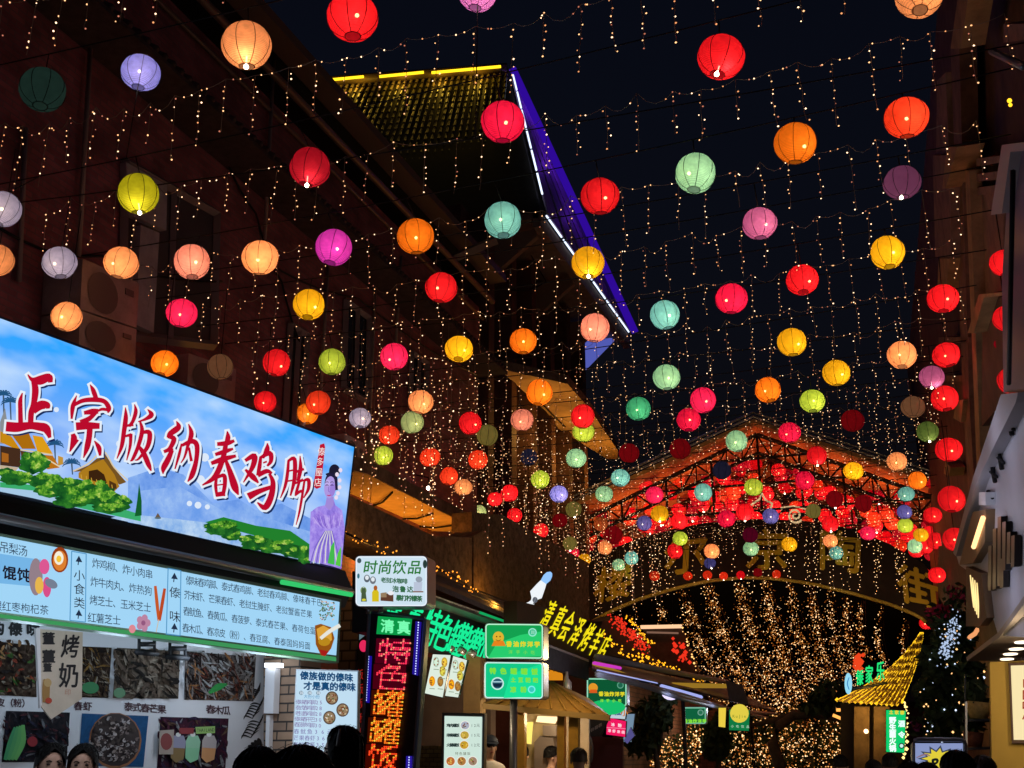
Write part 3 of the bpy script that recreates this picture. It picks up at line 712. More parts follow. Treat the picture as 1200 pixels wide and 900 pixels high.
# cloud puffs
# the woman in the lilac wrap
LIL = mottled([(120,95,205),(160,135,235),(190,170,248)], 7, .95)
p.poly([(364,600),(372,594),(381,592),(383,584),(390,582),(393,592),(401,598),(404,618),(400,667),(391,664),(362,657)], LIL)
p.poly([(366,607),(374,598),(384,606),(392,600),(402,604),(400,616),(384,620),(368,614)], mottled([(125,95,210),(165,135,232),(205,185,250)], 14, .95))
for k in range(9): p.stroke([(367+4*k,606-2*math.sin(k*.4),.5),(371+3.4*k,612+3*math.sin(k*.35),1),(376+2.6*k,618+1.5*math.sin(k*.35),.4)], E(120,95,200) if k % 2 else E(195,175,245))
for k in range(11):
    t = k/10; p.stroke([(385+8*(t-.5),622,.8),(382+24*(t-.5),640,1.2),(381+34*(t-.5),660,1.4)], E(225,225,215) if k % 2 else E(120,100,200))
p.poly([(388,640),(392,634),(392,662),(384,660)], E(70,190,80)); p.poly([(396,648),(400,640),(399,664),(393,662)], E(90,205,70))
p.poly([(381,593),(383,582),(391,582),(391,592),(386,598)], E(165,140,220))
p.ell(388,566,7.6,14.5,E(40,35,70), rot=.12); p.ell(392,552,6.5,8,E(30,28,50)); p.ell(386.5,571,6.6,13,E(178,155,230), rot=.1); p.ell(389.6,574,3.4,8,E(160,132,222), rot=.12); p.ell(384,566,3,4,E(196,176,240), rot=.1); p.stroke([(382,556,2),(387,555.5,3),(393,560,3.5),(394.5,574,3)], E(35,30,62))
for x, y in ((395,556),(398,563),(398,571),(396,578),(399,551),(394,583)): p.ell(x, y, 2.2, 2.6, E(240,225,245))
for x in (383.2, 389): p.stroke([(x-1.7,569,.7),(x,568.2,1.1),(x+1.7,569,.7)], E(60,40,90)); p.stroke([(x-2,565.6,.5),(x,564.6,.8),(x+2,565.4,.5)], E(50,35,80))
p.stroke([(385.4,570,.6),(384.8,575,.9),(386.2,576.5,.8)], E(140,110,200)); p.stroke([(383.4,580.2,.8),(385.6,580.8,1.5),(388,580,.8)], E(190,70,130))
p.poly([(375,521),(380,519.5),(381,524),(376,571),(371,573),(367,570)], E(195,20,50))
for ch, y in (('傣',529),('多',541),('屋',553),('店',565)): p.text(ch, (376.4-(y-525)*.11,y), (376.5-(y-525)*.11,y), 9.5, E(255,240,240), wid=.85)
# brush characters, drawn stroke by stroke
sA, sB = 220/1200, 220/943
def cA(L): return [(x*sA, 420+y*sA, w*sA) for x, y, w in L]
def cB(L): return [(200+x*sB, 470+y*sB, w*sB) for x, y, w in L]
ST = [cA(q) for q in (
 [(178,104,6),(205,135,26),(255,140,58),(312,120,46),(322,150,28)], [(212,130,30),(226,200,42),(216,290,36),(200,345,36),(196,405,34)], [(215,335,40),(258,300,56),(300,300,44),(306,318,22)],
 [(143,222,6),(130,270,26),(130,330,28),(132,410,30)], [(46,436,62),(110,440,60),(190,430,46),(250,436,52),(295,450,54),(318,505,20)],
 [(576,168,4),(596,205,28),(616,262,28)], [(490,238,4),(466,305,28),(458,385,12)], [(470,300,20),(530,270,26),(610,264,30),(668,276,28),(696,318,30),(690,346,10)], [(690,330,18),(650,325,18),(612,345,8)],
 [(540,348,22),(590,340,36),(624,338,30)], [(608,350,24),(570,385,30),(520,410,36)], [(492,434,50),(560,430,46),(632,432,36)], [(575,430,36),(570,500,36),(556,570,34),(534,635,5)], [(466,486,26),(472,520,40),(446,596,6)], [(490,520,30),(450,590,8)], [(604,528,6),(632,570,30),(640,620,14)],
 [(802,314,4),(804,380,28),(792,470,28),(778,560,24),(748,640,5)], [(860,294,4),(868,340,24),(850,400,22),(826,432,18)], [(800,432,14),(850,424,18)], [(790,500,12),(838,488,20)], [(836,485,22),(832,560,18),(810,650,6)],
 [(944,326,4),(968,360,32),(930,388,18),(884,404,6)], [(896,405,12),(908,465,26),(884,560,24),(850,640,20),(832,656,4)], [(905,475,18),(955,475,30),(945,560,28),(888,640,14),(862,650,5)], [(890,565,18),(920,610,32),(950,680,30),(966,718,8)],
 [(1128,402,4),(1140,440,36),(1090,480,34),(1076,505,22)], [(1076,500,20),(1112,515,32),(1086,575,26),(1050,596,20)], [(1050,592,14),(1106,582,12)], [(1098,590,26),(1072,650,36),(1046,700,34),(1042,738,5)])]
ST += [cB(q) for q in (
 [(55,215,8),(42,270,14),(22,340,6)], [(90,116,4),(104,165,24),(86,225,16),(70,280,10),(52,310,4)], [(58,222,14),(108,202,24),(132,225,24),(128,300,22),(108,370,26),(86,404,5)], [(92,235,10),(104,300,14)],
 [(284,152,4),(288,180,24),(282,210,22)], [(236,216,18),(282,212,24),(318,200,14)], [(226,268,16),(276,252,22),(312,240,10)], [(206,312,18),(262,292,26),(326,276,14)], [(278,210,22),(262,290,26),(222,380,26),(160,422,6)], [(274,290,14),(298,355,26),(322,430,36),(340,470,6)],
 [(234,372,10),(226,420,16),(232,476,12)], [(232,385,12),(268,374,20),(272,420,20),(262,474,18)], [(236,422,6),(266,418,6)], [(230,470,22),(270,464,24)],
 [(376,298,16),(420,276,28),(412,330,24),(366,408,5)], [(376,345,10),(412,380,28),(440,410,8)], [(486,212,4),(484,245,26),(464,285,12)], [(452,282,14),(446,330,20),(438,372,16)], [(452,284,14),(498,262,24),(504,300,20),(486,325,10)], [(466,310,7),(482,304,8)],
 [(440,372,22),(482,352,22),(508,362,10)], [(394,478,36),(440,455,26),(505,432,18)], [(496,366,12),(514,410,24),(504,480,30),(474,534,30),(436,510,6)],
 [(592,300,12),(586,370,16),(574,430,14),(552,486,4)], [(592,300,12),(622,292,20),(622,390,20),(602,474,8)], [(592,352,7),(618,346,8)], [(588,402,7),(614,398,8)],
 [(650,276,4),(652,340,20),(640,400,16)], [(630,356,12),(668,342,12)], [(624,414,10),(664,396,14)], [(648,400,12),(632,455,14),(626,476,6)], [(630,470,10),(656,452,14),(664,478,5)], [(668,400,10),(692,396,18),(692,440,16),(668,486,5)], [(672,400,10),(660,480,12),(646,560,10),(630,622,3)])]
EW, ESH, ERED = E(235,245,255), E(25,45,95), emi((190,12,45), .95)
for s_ in ST: p.stroke(s_, ESH, 1.4, dx=2.4, dy=3.0)
for s_ in ST: p.stroke(s_, EW, 2.6)
for s_ in ST: p.stroke(s_, ERED, .15)
p.build('print', bn)

# the menu board under it
bd = empty('menu_board', SM.at(200, 690), 'pale blue backlit menu board with rows of black dish names under the banner', 'menu board')
g = MB(); g.slab(SM, [(-250,574),(0,625),(400,702),(397,777),(0,724),(-250,690)], .12); g.build('casing', dif((.25,.42,.3), .5), bd)
p = Print(SM, .003); K = E(35,50,75); K2 = E(30,30,45)
p.poly([(-245,579),(0,628.5),(398,705.5),(394,768),(0,717),(-245,683)], E(165,218,252))
p.poly([(-245,690),(0,719.5),(394,770),(394,775),(0,724),(-245,695)], E(62,150,90))
for tx, a, b, h, h2 in (('傣味舂鸡脚、泰式舂鸡脚、老挝舂鸡脚、傣味舂干巴',(221,680),(374,706),10.5,8.5),('芥末虾、芒果舂虾、老挝生腌虾、老挝蟹酱芒果',(219,697),(362,719.5),10.5,8.6),('舂鱿鱼、舂黄瓜、舂菠萝、泰式舂芒果、舂荷包蛋',(218,716),(366,739),10.5,8.6),('舂木瓜、舂凉皮（粉）、舂豆腐、舂泰国妈妈面',(217,735.5),(360,756.5),10.5,8.6),
  ('炸鸡柳、炸小肉串',(112,660),(174,672.5),11.5,10.8),('炸牛肉丸、炸热狗',(110,681.5),(173,692),11.5,10.8),('烤芝士、玉米芝士',(109,703),(172,711.5),11.5,10.8),('红薯芝士',(107,723.5),(136,726.5),11.5,11),('吊梨汤',(4,641),(26,645),13,12.5),('银红枣枸杞茶',(-4,709.5),(51,714.5),11.5,11)):
    p.text(tx, a, b, h, K, h2, wid=min(.9, math.hypot(b[0]-a[0],b[1]-a[1])/(len(tx)-1)/((h+h2)/2)*.96))
p.poly([(-60,640),(48,656),(48,688),(-60,678)], E(120,185,235)); p.poly([(-245,640),(-62,640),(-62,690),(-245,670)], E(150,205,242))
p.text('馄饨', (10,671), (27,673.5), 15, K2, bold=.5)
for x0, x1, y0, y1, chs in ((84,101,646,728,(('小',674),('食',690),('类',706))),(197,212,666,744,(('傣',694),('味',722)))):
    for a, b in (((x0,y0),(x1,y0+3)),((x1,y0+3),(x1-1,y1+1)),((x1-1,y1+1),(x0-2,y1-1)),((x0-2,y1-1),(x0,y0))): p.line([a, b], 1.1, E(80,150,200))
    for ch, y in chs: p.text(ch, ((x0+x1)/2-.5,y), ((x0+x1)/2-.4,y), 12.5, K2, vert=.17)
    for y in (y0+10, y1-9):
        p.poly([((x0+x1)/2-4,y+2),((x0+x1)/2,y-5),((x0+x1)/2+4,y+3)], K); p.line([((x0+x1)/2,y-2),((x0+x1)/2-1,y+6)], 1.2, K)
p.ell(70,656,10,15,E(150,60,20)); p.ell(70,657,8,12,E(225,130,50)); p.ell(69,654,5.5,8,E(250,245,225)); p.ell(69,655,3,4,E(250,200,60))
p.ell(42,676,8,22,E(150,130,140)); p.ell(52,664,6,9,E(225,90,150)); p.ell(55,688,5,12,E(220,80,140)); p.ell(46,686,5,10,E(235,185,80)); p.ell(60,684,8,5,E(120,130,150), rot=.5)
p.stroke([(182,687,3.2),(184,707,4),(186,727,3)], E(200,90,40)); p.stroke([(193,690,3.2),(190,708,4),(187,727,3)], E(190,75,35)); p.line([(186,726),(183,741)], 1, E(210,190,160))
for k in range(5): p.ell(168+5*math.cos(k*1.26), 730+6*math.sin(k*1.26), 3.6, 4.4, E(190,135,165))
p.ell(168,730,2.5,3,E(150,90,130)); p.ell(155,737,4,5,E(225,140,150))
for k in range(60): p.ell(random.uniform(374,392), random.uniform(704,728), 1.6, .8, E(*random.choice(((120,150,110),(90,120,90),(220,200,190),(170,110,90),(70,100,80)))), 6, random.uniform(0,3))
p.poly([(369,733),(376,731),(388,735),(392,748),(388,760),(381,769),(376,768),(370,755)], E(150,85,20)); p.poly([(371,737),(379,733),(388,738),(389,750),(381,756),(373,750)], E(225,165,60)); p.ell(380,752,7,5,E(190,140,30)); p.stroke([(376,748,4),(386,740,4.5),(398,733,4.5)], E(235,235,225)); p.poly([(374,761),(385,763),(381,769),(377,768)], E(170,30,25))
p.build('print', bd)

# photographs of dishes printed on the back wall
random.seed(5)
def dish(px, bgc, pal, n, ln, wd, extra=None):
    p = Print(SW, .004); p.poly(px, mottled([tuple(v*.4 for v in bgc), tuple(v*.5 for v in pal[0]), tuple(v*.4 for v in pal[1 % len(pal)]), tuple(v*.5 for v in pal[2 % len(pal)])], 14, kind='noise')); x0 = min(q[0] for q in px)+2; x1 = max(q[0] for q in px)-2; y0 = min(q[1] for q in px)+2; y1 = max(q[1] for q in px)-2
    for _ in range(n):
        x, y = random.uniform(x0,x1), random.uniform(y0,y1); a = random.gauss(.9, .75); l = random.uniform(.4,1)*ln*.8; w = random.uniform(.4,1.25)*wd
        ex = lambda v, lo, hi: max(lo, min(hi, v))
        q = [(ex(x-l*math.cos(a),x0,x1), ex(y-l*math.sin(a),y0,y1), w*.4), (x+random.uniform(-1,1), y+random.uniform(-1,1), w), (ex(x+l*math.cos(a),x0,x1), ex(y+l*math.sin(a),y0,y1), w*.3)]
        c_ = tuple(v*.62 for v in random.choice(pal)); p.stroke(q, mottled([tuple(v*.35 for v in c_), c_, tuple(min(.8, v*1.5+.01) for v in c_)], 30))
    if extra: extra(p)
    p.build('dish_photo', stall)
BR = [(.05,.025,.015),(.12,.07,.045),(.25,.18,.12),(.02,.012,.01),(.4,.33,.25)]
dish([(-30,748),(42,757),(43,817),(-30,813)], (.03,.015,.015), BR+[(.35,.06,.03),(.06,.16,.03),(.5,.25,.1)], 160, 7, 4)
dish([(88,757),(131,759),(127,818),(84,817)], (.03,.02,.015), BR+[(.3,.16,.04)], 130, 12, 2.2, lambda p: p.ell(106,806,10,7,dif((.02,.2,.06),.5)))
dish([(137,759),(211,763),(209,819),(132,818)], (.02,.013,.01), [(.3,.22,.16),(.42,.34,.26),(.08,.05,.03),(.02,.015,.012),(.16,.11,.08)], 170, 15, 4, lambda p: p.ell(140,812,7,6,dif((.1,.25,.12),.5)))
dish([(217,763),(300,770),(297,822),(216,820)], (.025,.015,.02), [(.35,.3,.28),(.03,.02,.02),(.2,.06,.04),(.45,.2,.08),(.5,.5,.5),(.08,.04,.03)], 190, 14, 2.4, lambda p: p.stroke([(245,812,3),(256,805,8),(266,802,2)], dif((.02,.25,.05),.5)))
dish([(7,833),(82,835),(78,893),(2,893)], (.02,.022,.03), [(.02,.02,.03),(.06,.05,.06),(.1,.03,.04),(.2,.2,.22),(.03,.03,.06)], 120, 9, 3, lambda p: ([p.stroke([(18-2*k+k*5,853-k,4),(12+k*5,870,6),(6+k*4,890,4)], dif((.05+.03*k,.3+.05*k,.12),.5)) for k in range(4)], p.ell(38,869,6,6,dif((.3,.02,.03),.5))))
def bowl(p):
    p.ell(135,868,31,33,dif((.3,.12,.05),.5)); p.ell(135,867,29,31,dif((.025,.014,.016),.5))
    for _ in range(150):
        a = random.uniform(0,2*PI); r = 27*random.random()**.5; x, y = 135+r*math.cos(a), 866+r*math.sin(a); b = random.uniform(0,6); w = random.uniform(1,2.6)
        c = random.choice(((.05,.03,.03),(.14,.1,.1),(.3,.24,.22),(.02,.012,.012),(.4,.36,.36)))
        p.stroke([(x,y,w),(x+3*math.cos(b),y+2*math.sin(b),w),(x+4*math.cos(b+1),y+4*math.sin(b+1),w*.5)], dif(c,.4))
dish([(96,836),(174,839),(168,899),(92,897)], (.04,.2,.5), [(.04,.2,.5)], 1, 2, 1, bowl)
def bags(p):
    for x, c, c2 in ((209,(.3,.3,.42),(.25,.16,.06)),(226,(.3,.6,.4),(.25,.6,.35)),(245,(.45,.4,.4),(.65,.32,.14))):
        p.poly([(x-8,868),(x-5,862),(x+6,862),(x+9,869),(x+6,890),(x-3,894),(x-9,888)], dif(c,.4)); p.poly([(x-8,876),(x+8,877),(x+6,890),(x-3,894),(x-9,888)], dif(c2,.4)); p.ell(x,861,3,2.5,dif((.7,.72,.7),.4))
    p.poly([(229,852),(252,851),(252,859),(230,860)], dif((.3,.5,.15),.5)); p.text('THAILAND', (232,855.6),(250,855),5, dif((.02,.02,.02),.5), wid=.7); p.poly([(210,853),(227,853),(227,860),(210,860)], dif((.25,.03,.04),.5))
    p.poly([(187,856),(204,855),(203,884),(186,884)], dif((.4,.33,.28),.5)); p.ell(195,869,7,10,dif((.25,.05,.05),.5))
dish([(188,840),(268,842),(264,901),(184,900)], (.025,.015,.03), [(.12,.03,.06),(.05,.03,.08),(.16,.09,.06),(.02,.02,.03),(.3,.3,.32)], 110, 12, 3, bags)
p = Print(SW, .004); KD = dif((.06,.02,.03), .6); KB = dif((.015,.015,.018), .6)
for tx, a, b, h in (('皮（粉）',(0,823),(30,824),9.5),('舂虾',(91,827),(102,827.5),10),('泰式舂芒果',(150,828),(189,831),10),('舂木瓜',(246,831),(264,832.5),10)): p = Print(SW, .004); p.text(tx, a, b, h, KD, bold=.25); p.build('caption', stall)
p = Print(SW, .004); p.text('的傣味', (-4,736), (38,738), 15, KB, bold=.8); p.build('caption', stall)
for x, y, s_ in ((302,816,.6),(304,832,1),(303,853,1.1),(300,900,1)):
    p = Print(SW, .004)
    for k in range(6 if False else 6): p.stroke([(x+2-k*2*s_,y-6+k*3.2*s_,.8),(x-6*s_-k*2*s_,y-8+k*3*s_,2),(x-11*s_-k*1.5*s_,y-6+k*3.4*s_,.5)], KB); p.stroke([(x+2-k*2*s_,y-6+k*3.2*s_,.8),(x+4*s_-k*2*s_,y-12+k*3.6*s_,1.6),(x+5*s_-k*s_,y-16+k*3.4*s_,.5)], KB)
    p.build('leaf_motif', stall)
p = Print(SW, .004)
for k in range(9):
    a = PI*.55+k*.2; p.stroke([(306,885,1),(306+14*math.cos(a),882-12*math.sin(a)+k,6),(306+22*math.cos(a),882-17*math.sin(a)+k*1.5,2)], KB)
p.build('leaf_motif', stall)

# cream pennant
o = empty('hanging_pennant', S1.at(70,745,.2), 'cream cloth pennant with black brush characters hanging from the menu board', 'pennant'); PP = S1.off(.05)
g = MB(); g.slab(PP, [(45,737),(97,741),(96,819),(60,843),(47,826)], .012); g.build('cloth', dif((.62,.55,.45), .85, 0, .1, 6), o)
g = MB(); g.slab(PP, [(42,736),(47,737),(49,826),(47,830)], .02, off=.01); g.build('side_fold', dif((.75,.76,.8), .7), o)
p = Print(PP, .004); p.text('烤', (81,757), (81.1,757), 26, KB, wid=.75, shear=.1, bold=.5); p.text('奶', (79,791), (79.1,791), 28, KB, wid=.8, bold=.5); p.text('董',(56,748),(56.1,748),14,KB,bold=.5); p.text('薑',(56,769),(56.1,769),15,KB,bold=.5); p.text('董',(55,782),(55.1,782),10,KB,bold=.4)
p.stroke([(55,797,8),(54,808,9),(54,822,8)], dif((.35,.2,.06),.6)); p.ell(56,800,4.5,5,dif((.5,.35,.15),.6)); p.ell(57,821,4,3.5,dif((.45,.06,.03),.6)); p.text('印',(79,811),(79.1,811),7,dif((.55,.3,.22),.6)); p.build('print', o)

# white price poster on the pier
PO = PVr(382, 790, 9.5, 3)
o = empty('price_poster', PO.at(380,900), 'white backlit price poster with dark headline and three round dish photos', 'poster'); g = MB(); g.slab(PO, [(347,784),(420,785.5),(417,960),(338,960)], .05); g.build('panel', dif((.4,.45,.5), .5), o)
p = Print(PO, .003); p.poly([(348,785.5),(419,787),(416,955),(340,955)], E(196,226,246))
p.text('傣族做的傣味', (356,791.5), (408,794), 9.5, E(25,75,120), bold=.45); p.text('才是真的傣味', (360,803.5), (411,805), 9.5, E(25,75,120), bold=.45)
for k in range(3): p.ell(353+10*k, 812, 2.6, 2.6, E(120,150,170)); p.text('辣', (353+10*k,812), (353.1+10*k,812), 4, EW)
p.text('大份小份', (358,816), (372,816.5), 4.5, E(70,150,200))
for k, tx in enumerate(('傣味舂鸡脚25','泰式舂鸡脚28','老挝舂鸡脚28','傣味舂干巴30','舂菠萝鸡脚30')): p.text(tx, (349-k*.4,822.5+k*6.6), (376-k*.3,823+k*6.8), 5.6, E(130,105,165))
for k, tx in enumerate(('舂鱿鱼36元','芒果舂虾36元','老挝蟹酱35元','舂黄瓜15元','舂木瓜15元')): p.text(tx, (347-k*.5,857+k*7.6), (386-k*.5,857.5+k*7.7), 6, E(120,105,170))
for x, y in ((389,818),(401.5,832),(386,841)):
    p.ell(x, y, 7.4, 8, E(90,70,60)); p.ell(x, y, 6, 6.5, E(150,125,95))
    for _ in range(16): p.ell(x+random.uniform(-5,5), y+random.uniform(-5,5), 1.4, .8, E(*random.choice(((210,190,150),(120,60,30),(60,90,50),(230,220,210)))), 6, random.uniform(0,3))
p.build('print', o)

# dark stone wall piece behind the LED sign
o = empty('stone_wall', (-6.1, 12.4, 0), 'dark rough stone wall piece behind the red LED sign', 'wall')
g = MB(); g.slab(PV(12.3), [(396,690),(437,690),(435,1000),(396,1000)], .35); g.build('masonry', brick((.16,.13,.13), (.1,.08,.09), (.02,.02,.02), 'v', .22, .12), o)

# ============================================================ SIGNS AND STALLS FURTHER ALONG
def E1_(c, k=1.0): return emi(c, k)
# red LED sign
LP = PVr(460, 800, 12.0, 2)
o = empty('led_sign', LP.at(452,980), 'tall black LED sign with glowing red dotted characters under a green cap', 'LED sign')
g = MB(); g.slab(LP, [(433,716),(498,725),(478,990),(417,990)], .16); g.build('casing', dif((.02,.015,.03), .4), o)
g = MB()
for a, b in (((433,716),(498,725)),((498,725),(478,990)),((433,716),(417,990))): g.tube([LP.at(*a,.01), LP.at(*b,.01)], .022, n=4, smooth=False)
g.build('frame', dif((.2,.25,.4), .3, .7), o)
p = Print(LP, .004); p.poly([(443,722),(483,725),(481,745),(441,743)], E1_((10,150,70)))
p.text('清真', (453,733.5), (472,735), 15, E1_((120,255,180)), bold=.5); p.build('green_cap', o)
for nm, q, c in (('side_strip', [(428,768),(436,769),(433,824),(425,822)], (30,15,150)), ('side_strip', [(487,728),(494,729),(490,792),(483,790)], (35,20,140)), ('side_strip', [(476,886),(483,886),(479,980),(472,980)], (40,25,150))):
    p = Print(LP, .005); p.poly(q, E1_(c)); x0, y0 = (q[0][0]+q[1][0])/2, q[0][1]; x1, y1 = (q[2][0]+q[3][0])/2, q[2][1]
    for k in range(int((y1-y0)/3)): t = (k+.5)*3/(y1-y0); p.ell(x0+(x1-x0)*t, y0+(y1-y0)*t, .8, .9, E1_((190,200,255), 1.5), 6)
    p.build(nm, o)
for ch, cx, cy, w, h, c, c2, bgc in (('特',461,763,40,30,(255,50,90),(255,150,120),(75,0,22)),('色',457,793,38,30,(255,55,80),(255,140,110),(70,0,18)),('罐',454,824,37,31,(255,110,30),(255,200,60),(60,12,0)),('罐',450,856,37,31,(255,120,30),(255,205,60),(60,12,0)),('饭',447,887,36,30,(255,70,30),(255,170,50),(60,6,0)),('店',444,919,36,30,(255,70,30),(255,170,50),(60,6,0))):
    p = Print(LP, .006); hit = inside(ch); N = 15
    p.poly([(cx-w*.5,cy-h*.5),(cx+w*.5,cy-h*.47),(cx+w*.46,cy+h*.5),(cx-w*.54,cy+h*.48)], E1_(bgc))
    for i in range(N):
        for j in range(N):
            u, v = (i+.5)/N-.5, (j+.5)/N-.5
            if hit(u*.9, -v*.9) or hit(u*.9+.02, -v*.9+.02):
                p.ell(cx+u*w-v*3, cy+v*h+u*1.5, 1.35, 1.1, E1_(c if (i*7+j*3) % 4 else c2, 1.1), 6)
    p.build('dotted_character', o)
# a pinkish strip of another LED sign seen edge-on beside the poster
o = empty('led_sign', PV(12.1).at(424,960), 'narrow pink lit sign edge between the price poster and red LED sign', 'LED sign'); Q = PV(12.15)
g = MB(); g.slab(Q, [(420,735),(431,735),(427,960),(415,960)], .1); g.build('casing', BLACK, o)
p = Print(Q, .003); p.ell(426,757,5,7,E1_((225,40,90))); p.poly([(421,733),(430,722),(431,742),(421,750)], E1_((120,150,160), .6))
for k in range(6): p.text('饭', (422,790+k*17), (422.1,790+k*17), 12, E1_((170,30,25)), wid=.5)
p.build('print', o)
# drinks sign box
DP = PVr(462, 680, 12.0, 5)
def rrect(x0, y0, x1, y1, r, k0=0, n=4):
    P = []
    for cx, cy, a in ((x1-r,y0+r,-PI/2),(x1-r,y1-r,0),(x0+r,y1-r,PI/2),(x0+r,y0+r,PI)):
        for i in range(n+1): t = a+PI/2*i/n; x = cx+r*math.cos(t); P.append((x, cy+r*math.sin(t)+k0*(x-x0)))
    return P
def lightbox(pl, x0, y0, x1, y1, r, depth_, label, face, border, name='light_box', cat='light box sign', k0=0.0, group=None):
    o = empty(name, pl.at((x0+x1)/2, y1), label, cat, group)
    g = MB(); g.slab(pl, rrect(x0, y0, x1, y1, r, k0), depth_); g.build('casing', dif((.35,.36,.42), .35, .5), o)
    p = Print(pl, .003); p.poly(rrect(x0+.8, y0+.8, x1-.8, y1-.8, r, k0), E1_(border)); p.poly(rrect(x0+2.2, y0+2.2, x1-2.2, y1-2.2, max(r-1.5,.5), k0), E1_(face))
    return o, p
o, p = lightbox(DP, 416, 651, 501, 711, 5, .28, 'white lit drinks sign with green brush characters above the LED sign', (205,226,240), (235,245,255))
G1 = E1_((40,120,50)); G2 = E1_((50,105,70))
for ch, x in (('时',433),('尚',450),('饮',467),('品',485)): p.text(ch, (x,664.5), (x+.1,664.5), 15.5, G1, shear=.15, bold=.3)
p.text('老挝冰咖啡', (449,679.5), (474,681), 6, G2, bold=.25); p.text('泡鲁达', (463,690), (480,690.5), 7, G2, bold=.3); p.text('暴打柠檬茶', (467,700.5), (491,701.5), 6.5, G2, bold=.35)
for x, y, c in ((426,692,(120,150,90)),(440,696,(190,170,30)),(430,678,(90,100,110)),(437,680,(110,115,125))):
    p.ell(x, y, 3.6, 4.5, E1_(c)); p.ell(x, y-1, 2.2, 2.6, E1_((225,232,238)))
p.poly([(423,705),(424,689),(428,689),(430,705)], E1_((70,90,60))); p.ell(426.5,703,2.5,1.5,E1_((210,200,60))); p.poly([(436,705),(436,694),(440,688),(444,694),(444,705)], E1_((215,190,30))); p.ell(440,689,2.2,3,E1_((170,90,40)))
p.poly([(446,695),(461,696),(461,705),(446,704)], E1_((95,60,45))); p.ell(458,695,3.5,2.5,E1_((235,235,240))); p.poly([(446,695),(453,694),(453,700),(446,700)], E1_((150,125,95)))
p.poly([(485,682),(495,682),(494,693),(485,693)], E1_((185,195,215))); p.ell(491,679,4,3.5,E1_((150,160,175))); p.line([(484,693.5),(496,693.5)],1.4,E1_((130,85,60)))
p.ell(498,661,2.5,5,E1_((40,60,55))); p.ell(421,657,2.5,3,E1_((60,80,90))); p.ell(420,675,1.5,3,E1_((50,110,130)))
p.build('print', o)
g = MB(); g.tube([DP.at(432,711,-.1), DP.at(432,719,-.1)], .03, n=5); g.tube([DP.at(446,711,-.1), DP.at(446,718,-.1)], .03, n=5); g.build('bracket', GREYMET, o)

# second stall: green neon characters on a black fascia with awning
SP = PU(-5.75); SP3 = PU(-5.2)
stall2 = empty('food_stall', (-5.5, 13.4, 0), 'claypot rice stall with glowing green characters on a black fascia', 'food stall')
g = MB(); g.slab(SP, [(436,668),(512,698),(600,735),(604,790),(560,774),(436,740)], .25); g.build('fascia', dif((.015,.02,.022), .5), stall2)
g = MB(); g.slab(PU(-5.5), [(470,680),(509,697.5),(599,729),(599,735),(509,703),(470,686)], .3); g.build('awning_edge', dif((.1,.1,.1), .5), stall2)
g = MB(); g.slab(PU(-5.49), [(509,697.5),(562,716.5),(562,717.8),(509,699)], .02); g.build('awning_trim', dif((.75,.72,.65), .4), stall2)
g = MB(); g.slab(PU(-5.49), [(562,716),(599,729.5),(599,732),(562,719)], .02); g.build('trim_light', emi((20,170,95), .9), stall2)
p = Print(SP, .006); GN = E1_((25,235,150), 1.05)
for ch, x, y, h in (('清',459,722,38),('真',482,728,38),('特',504,734,41),('色',519.5,741,40),('罐',535.5,748,39),('罐',551.5,754,38),('饭',566,760,36)):
    p.text(ch, (x,y), (x+.01,y), h, GN, wid=.41, shear=.38, vert=.34, bold=.55)
p.build('neon_characters', stall2)
rf = MB()
for k in range(5):
    rf.prism([PU(-5.8-.25*k).at(508+2*k,683-4*k), PU(-5.8-.25*k).at(604,724-7*k), PU(-6.05-.25*k).at(604,719-7*k), PU(-6.05-.25*k).at(508+2*k,678-4*k)], (0,0,-.07))
rf.build('tiled_roof', dif((.04,.037,.045), .5, 0, .4, 10, .5), stall2)
g = MB(); BK = PV(15.2); g.slab(BK, [(480,770),(575,770),(575,1000),(470,1000)], .2); g.build('back_wall', dif((.14,.10,.09), .8, 0, .3, 2), stall2)
g = MB(); g.slab(PV(13.2), [(483,874),(519,874),(519,1000),(483,1000)], .25); g.build('counter', brick((.34,.24,.09), (.22,.15,.05), (.05,.035,.02), 'v', .1, .05), stall2)
g = MB(); g.slab(PV(14.2), [(543,765),(563,770),(562,1000),(543,1000)], .2); g.build('post', dif((.3,.19,.08), .7, 0, .3, 3), stall2)
lamp('stall_lamp', 'POINT', PV(13.2).at(535,800), 16, (1,.75,.45), stall2, .1)
g = MB()
for x, y in ((527,759),(541,762),(553,765)): g.tube([PV(13.7).at(x-3,y-2), PV(13.7).at(x+4,y+3)], .045, n=7)
g.build('spotlight', dif((.5,.5,.5), .3, .6), stall2)
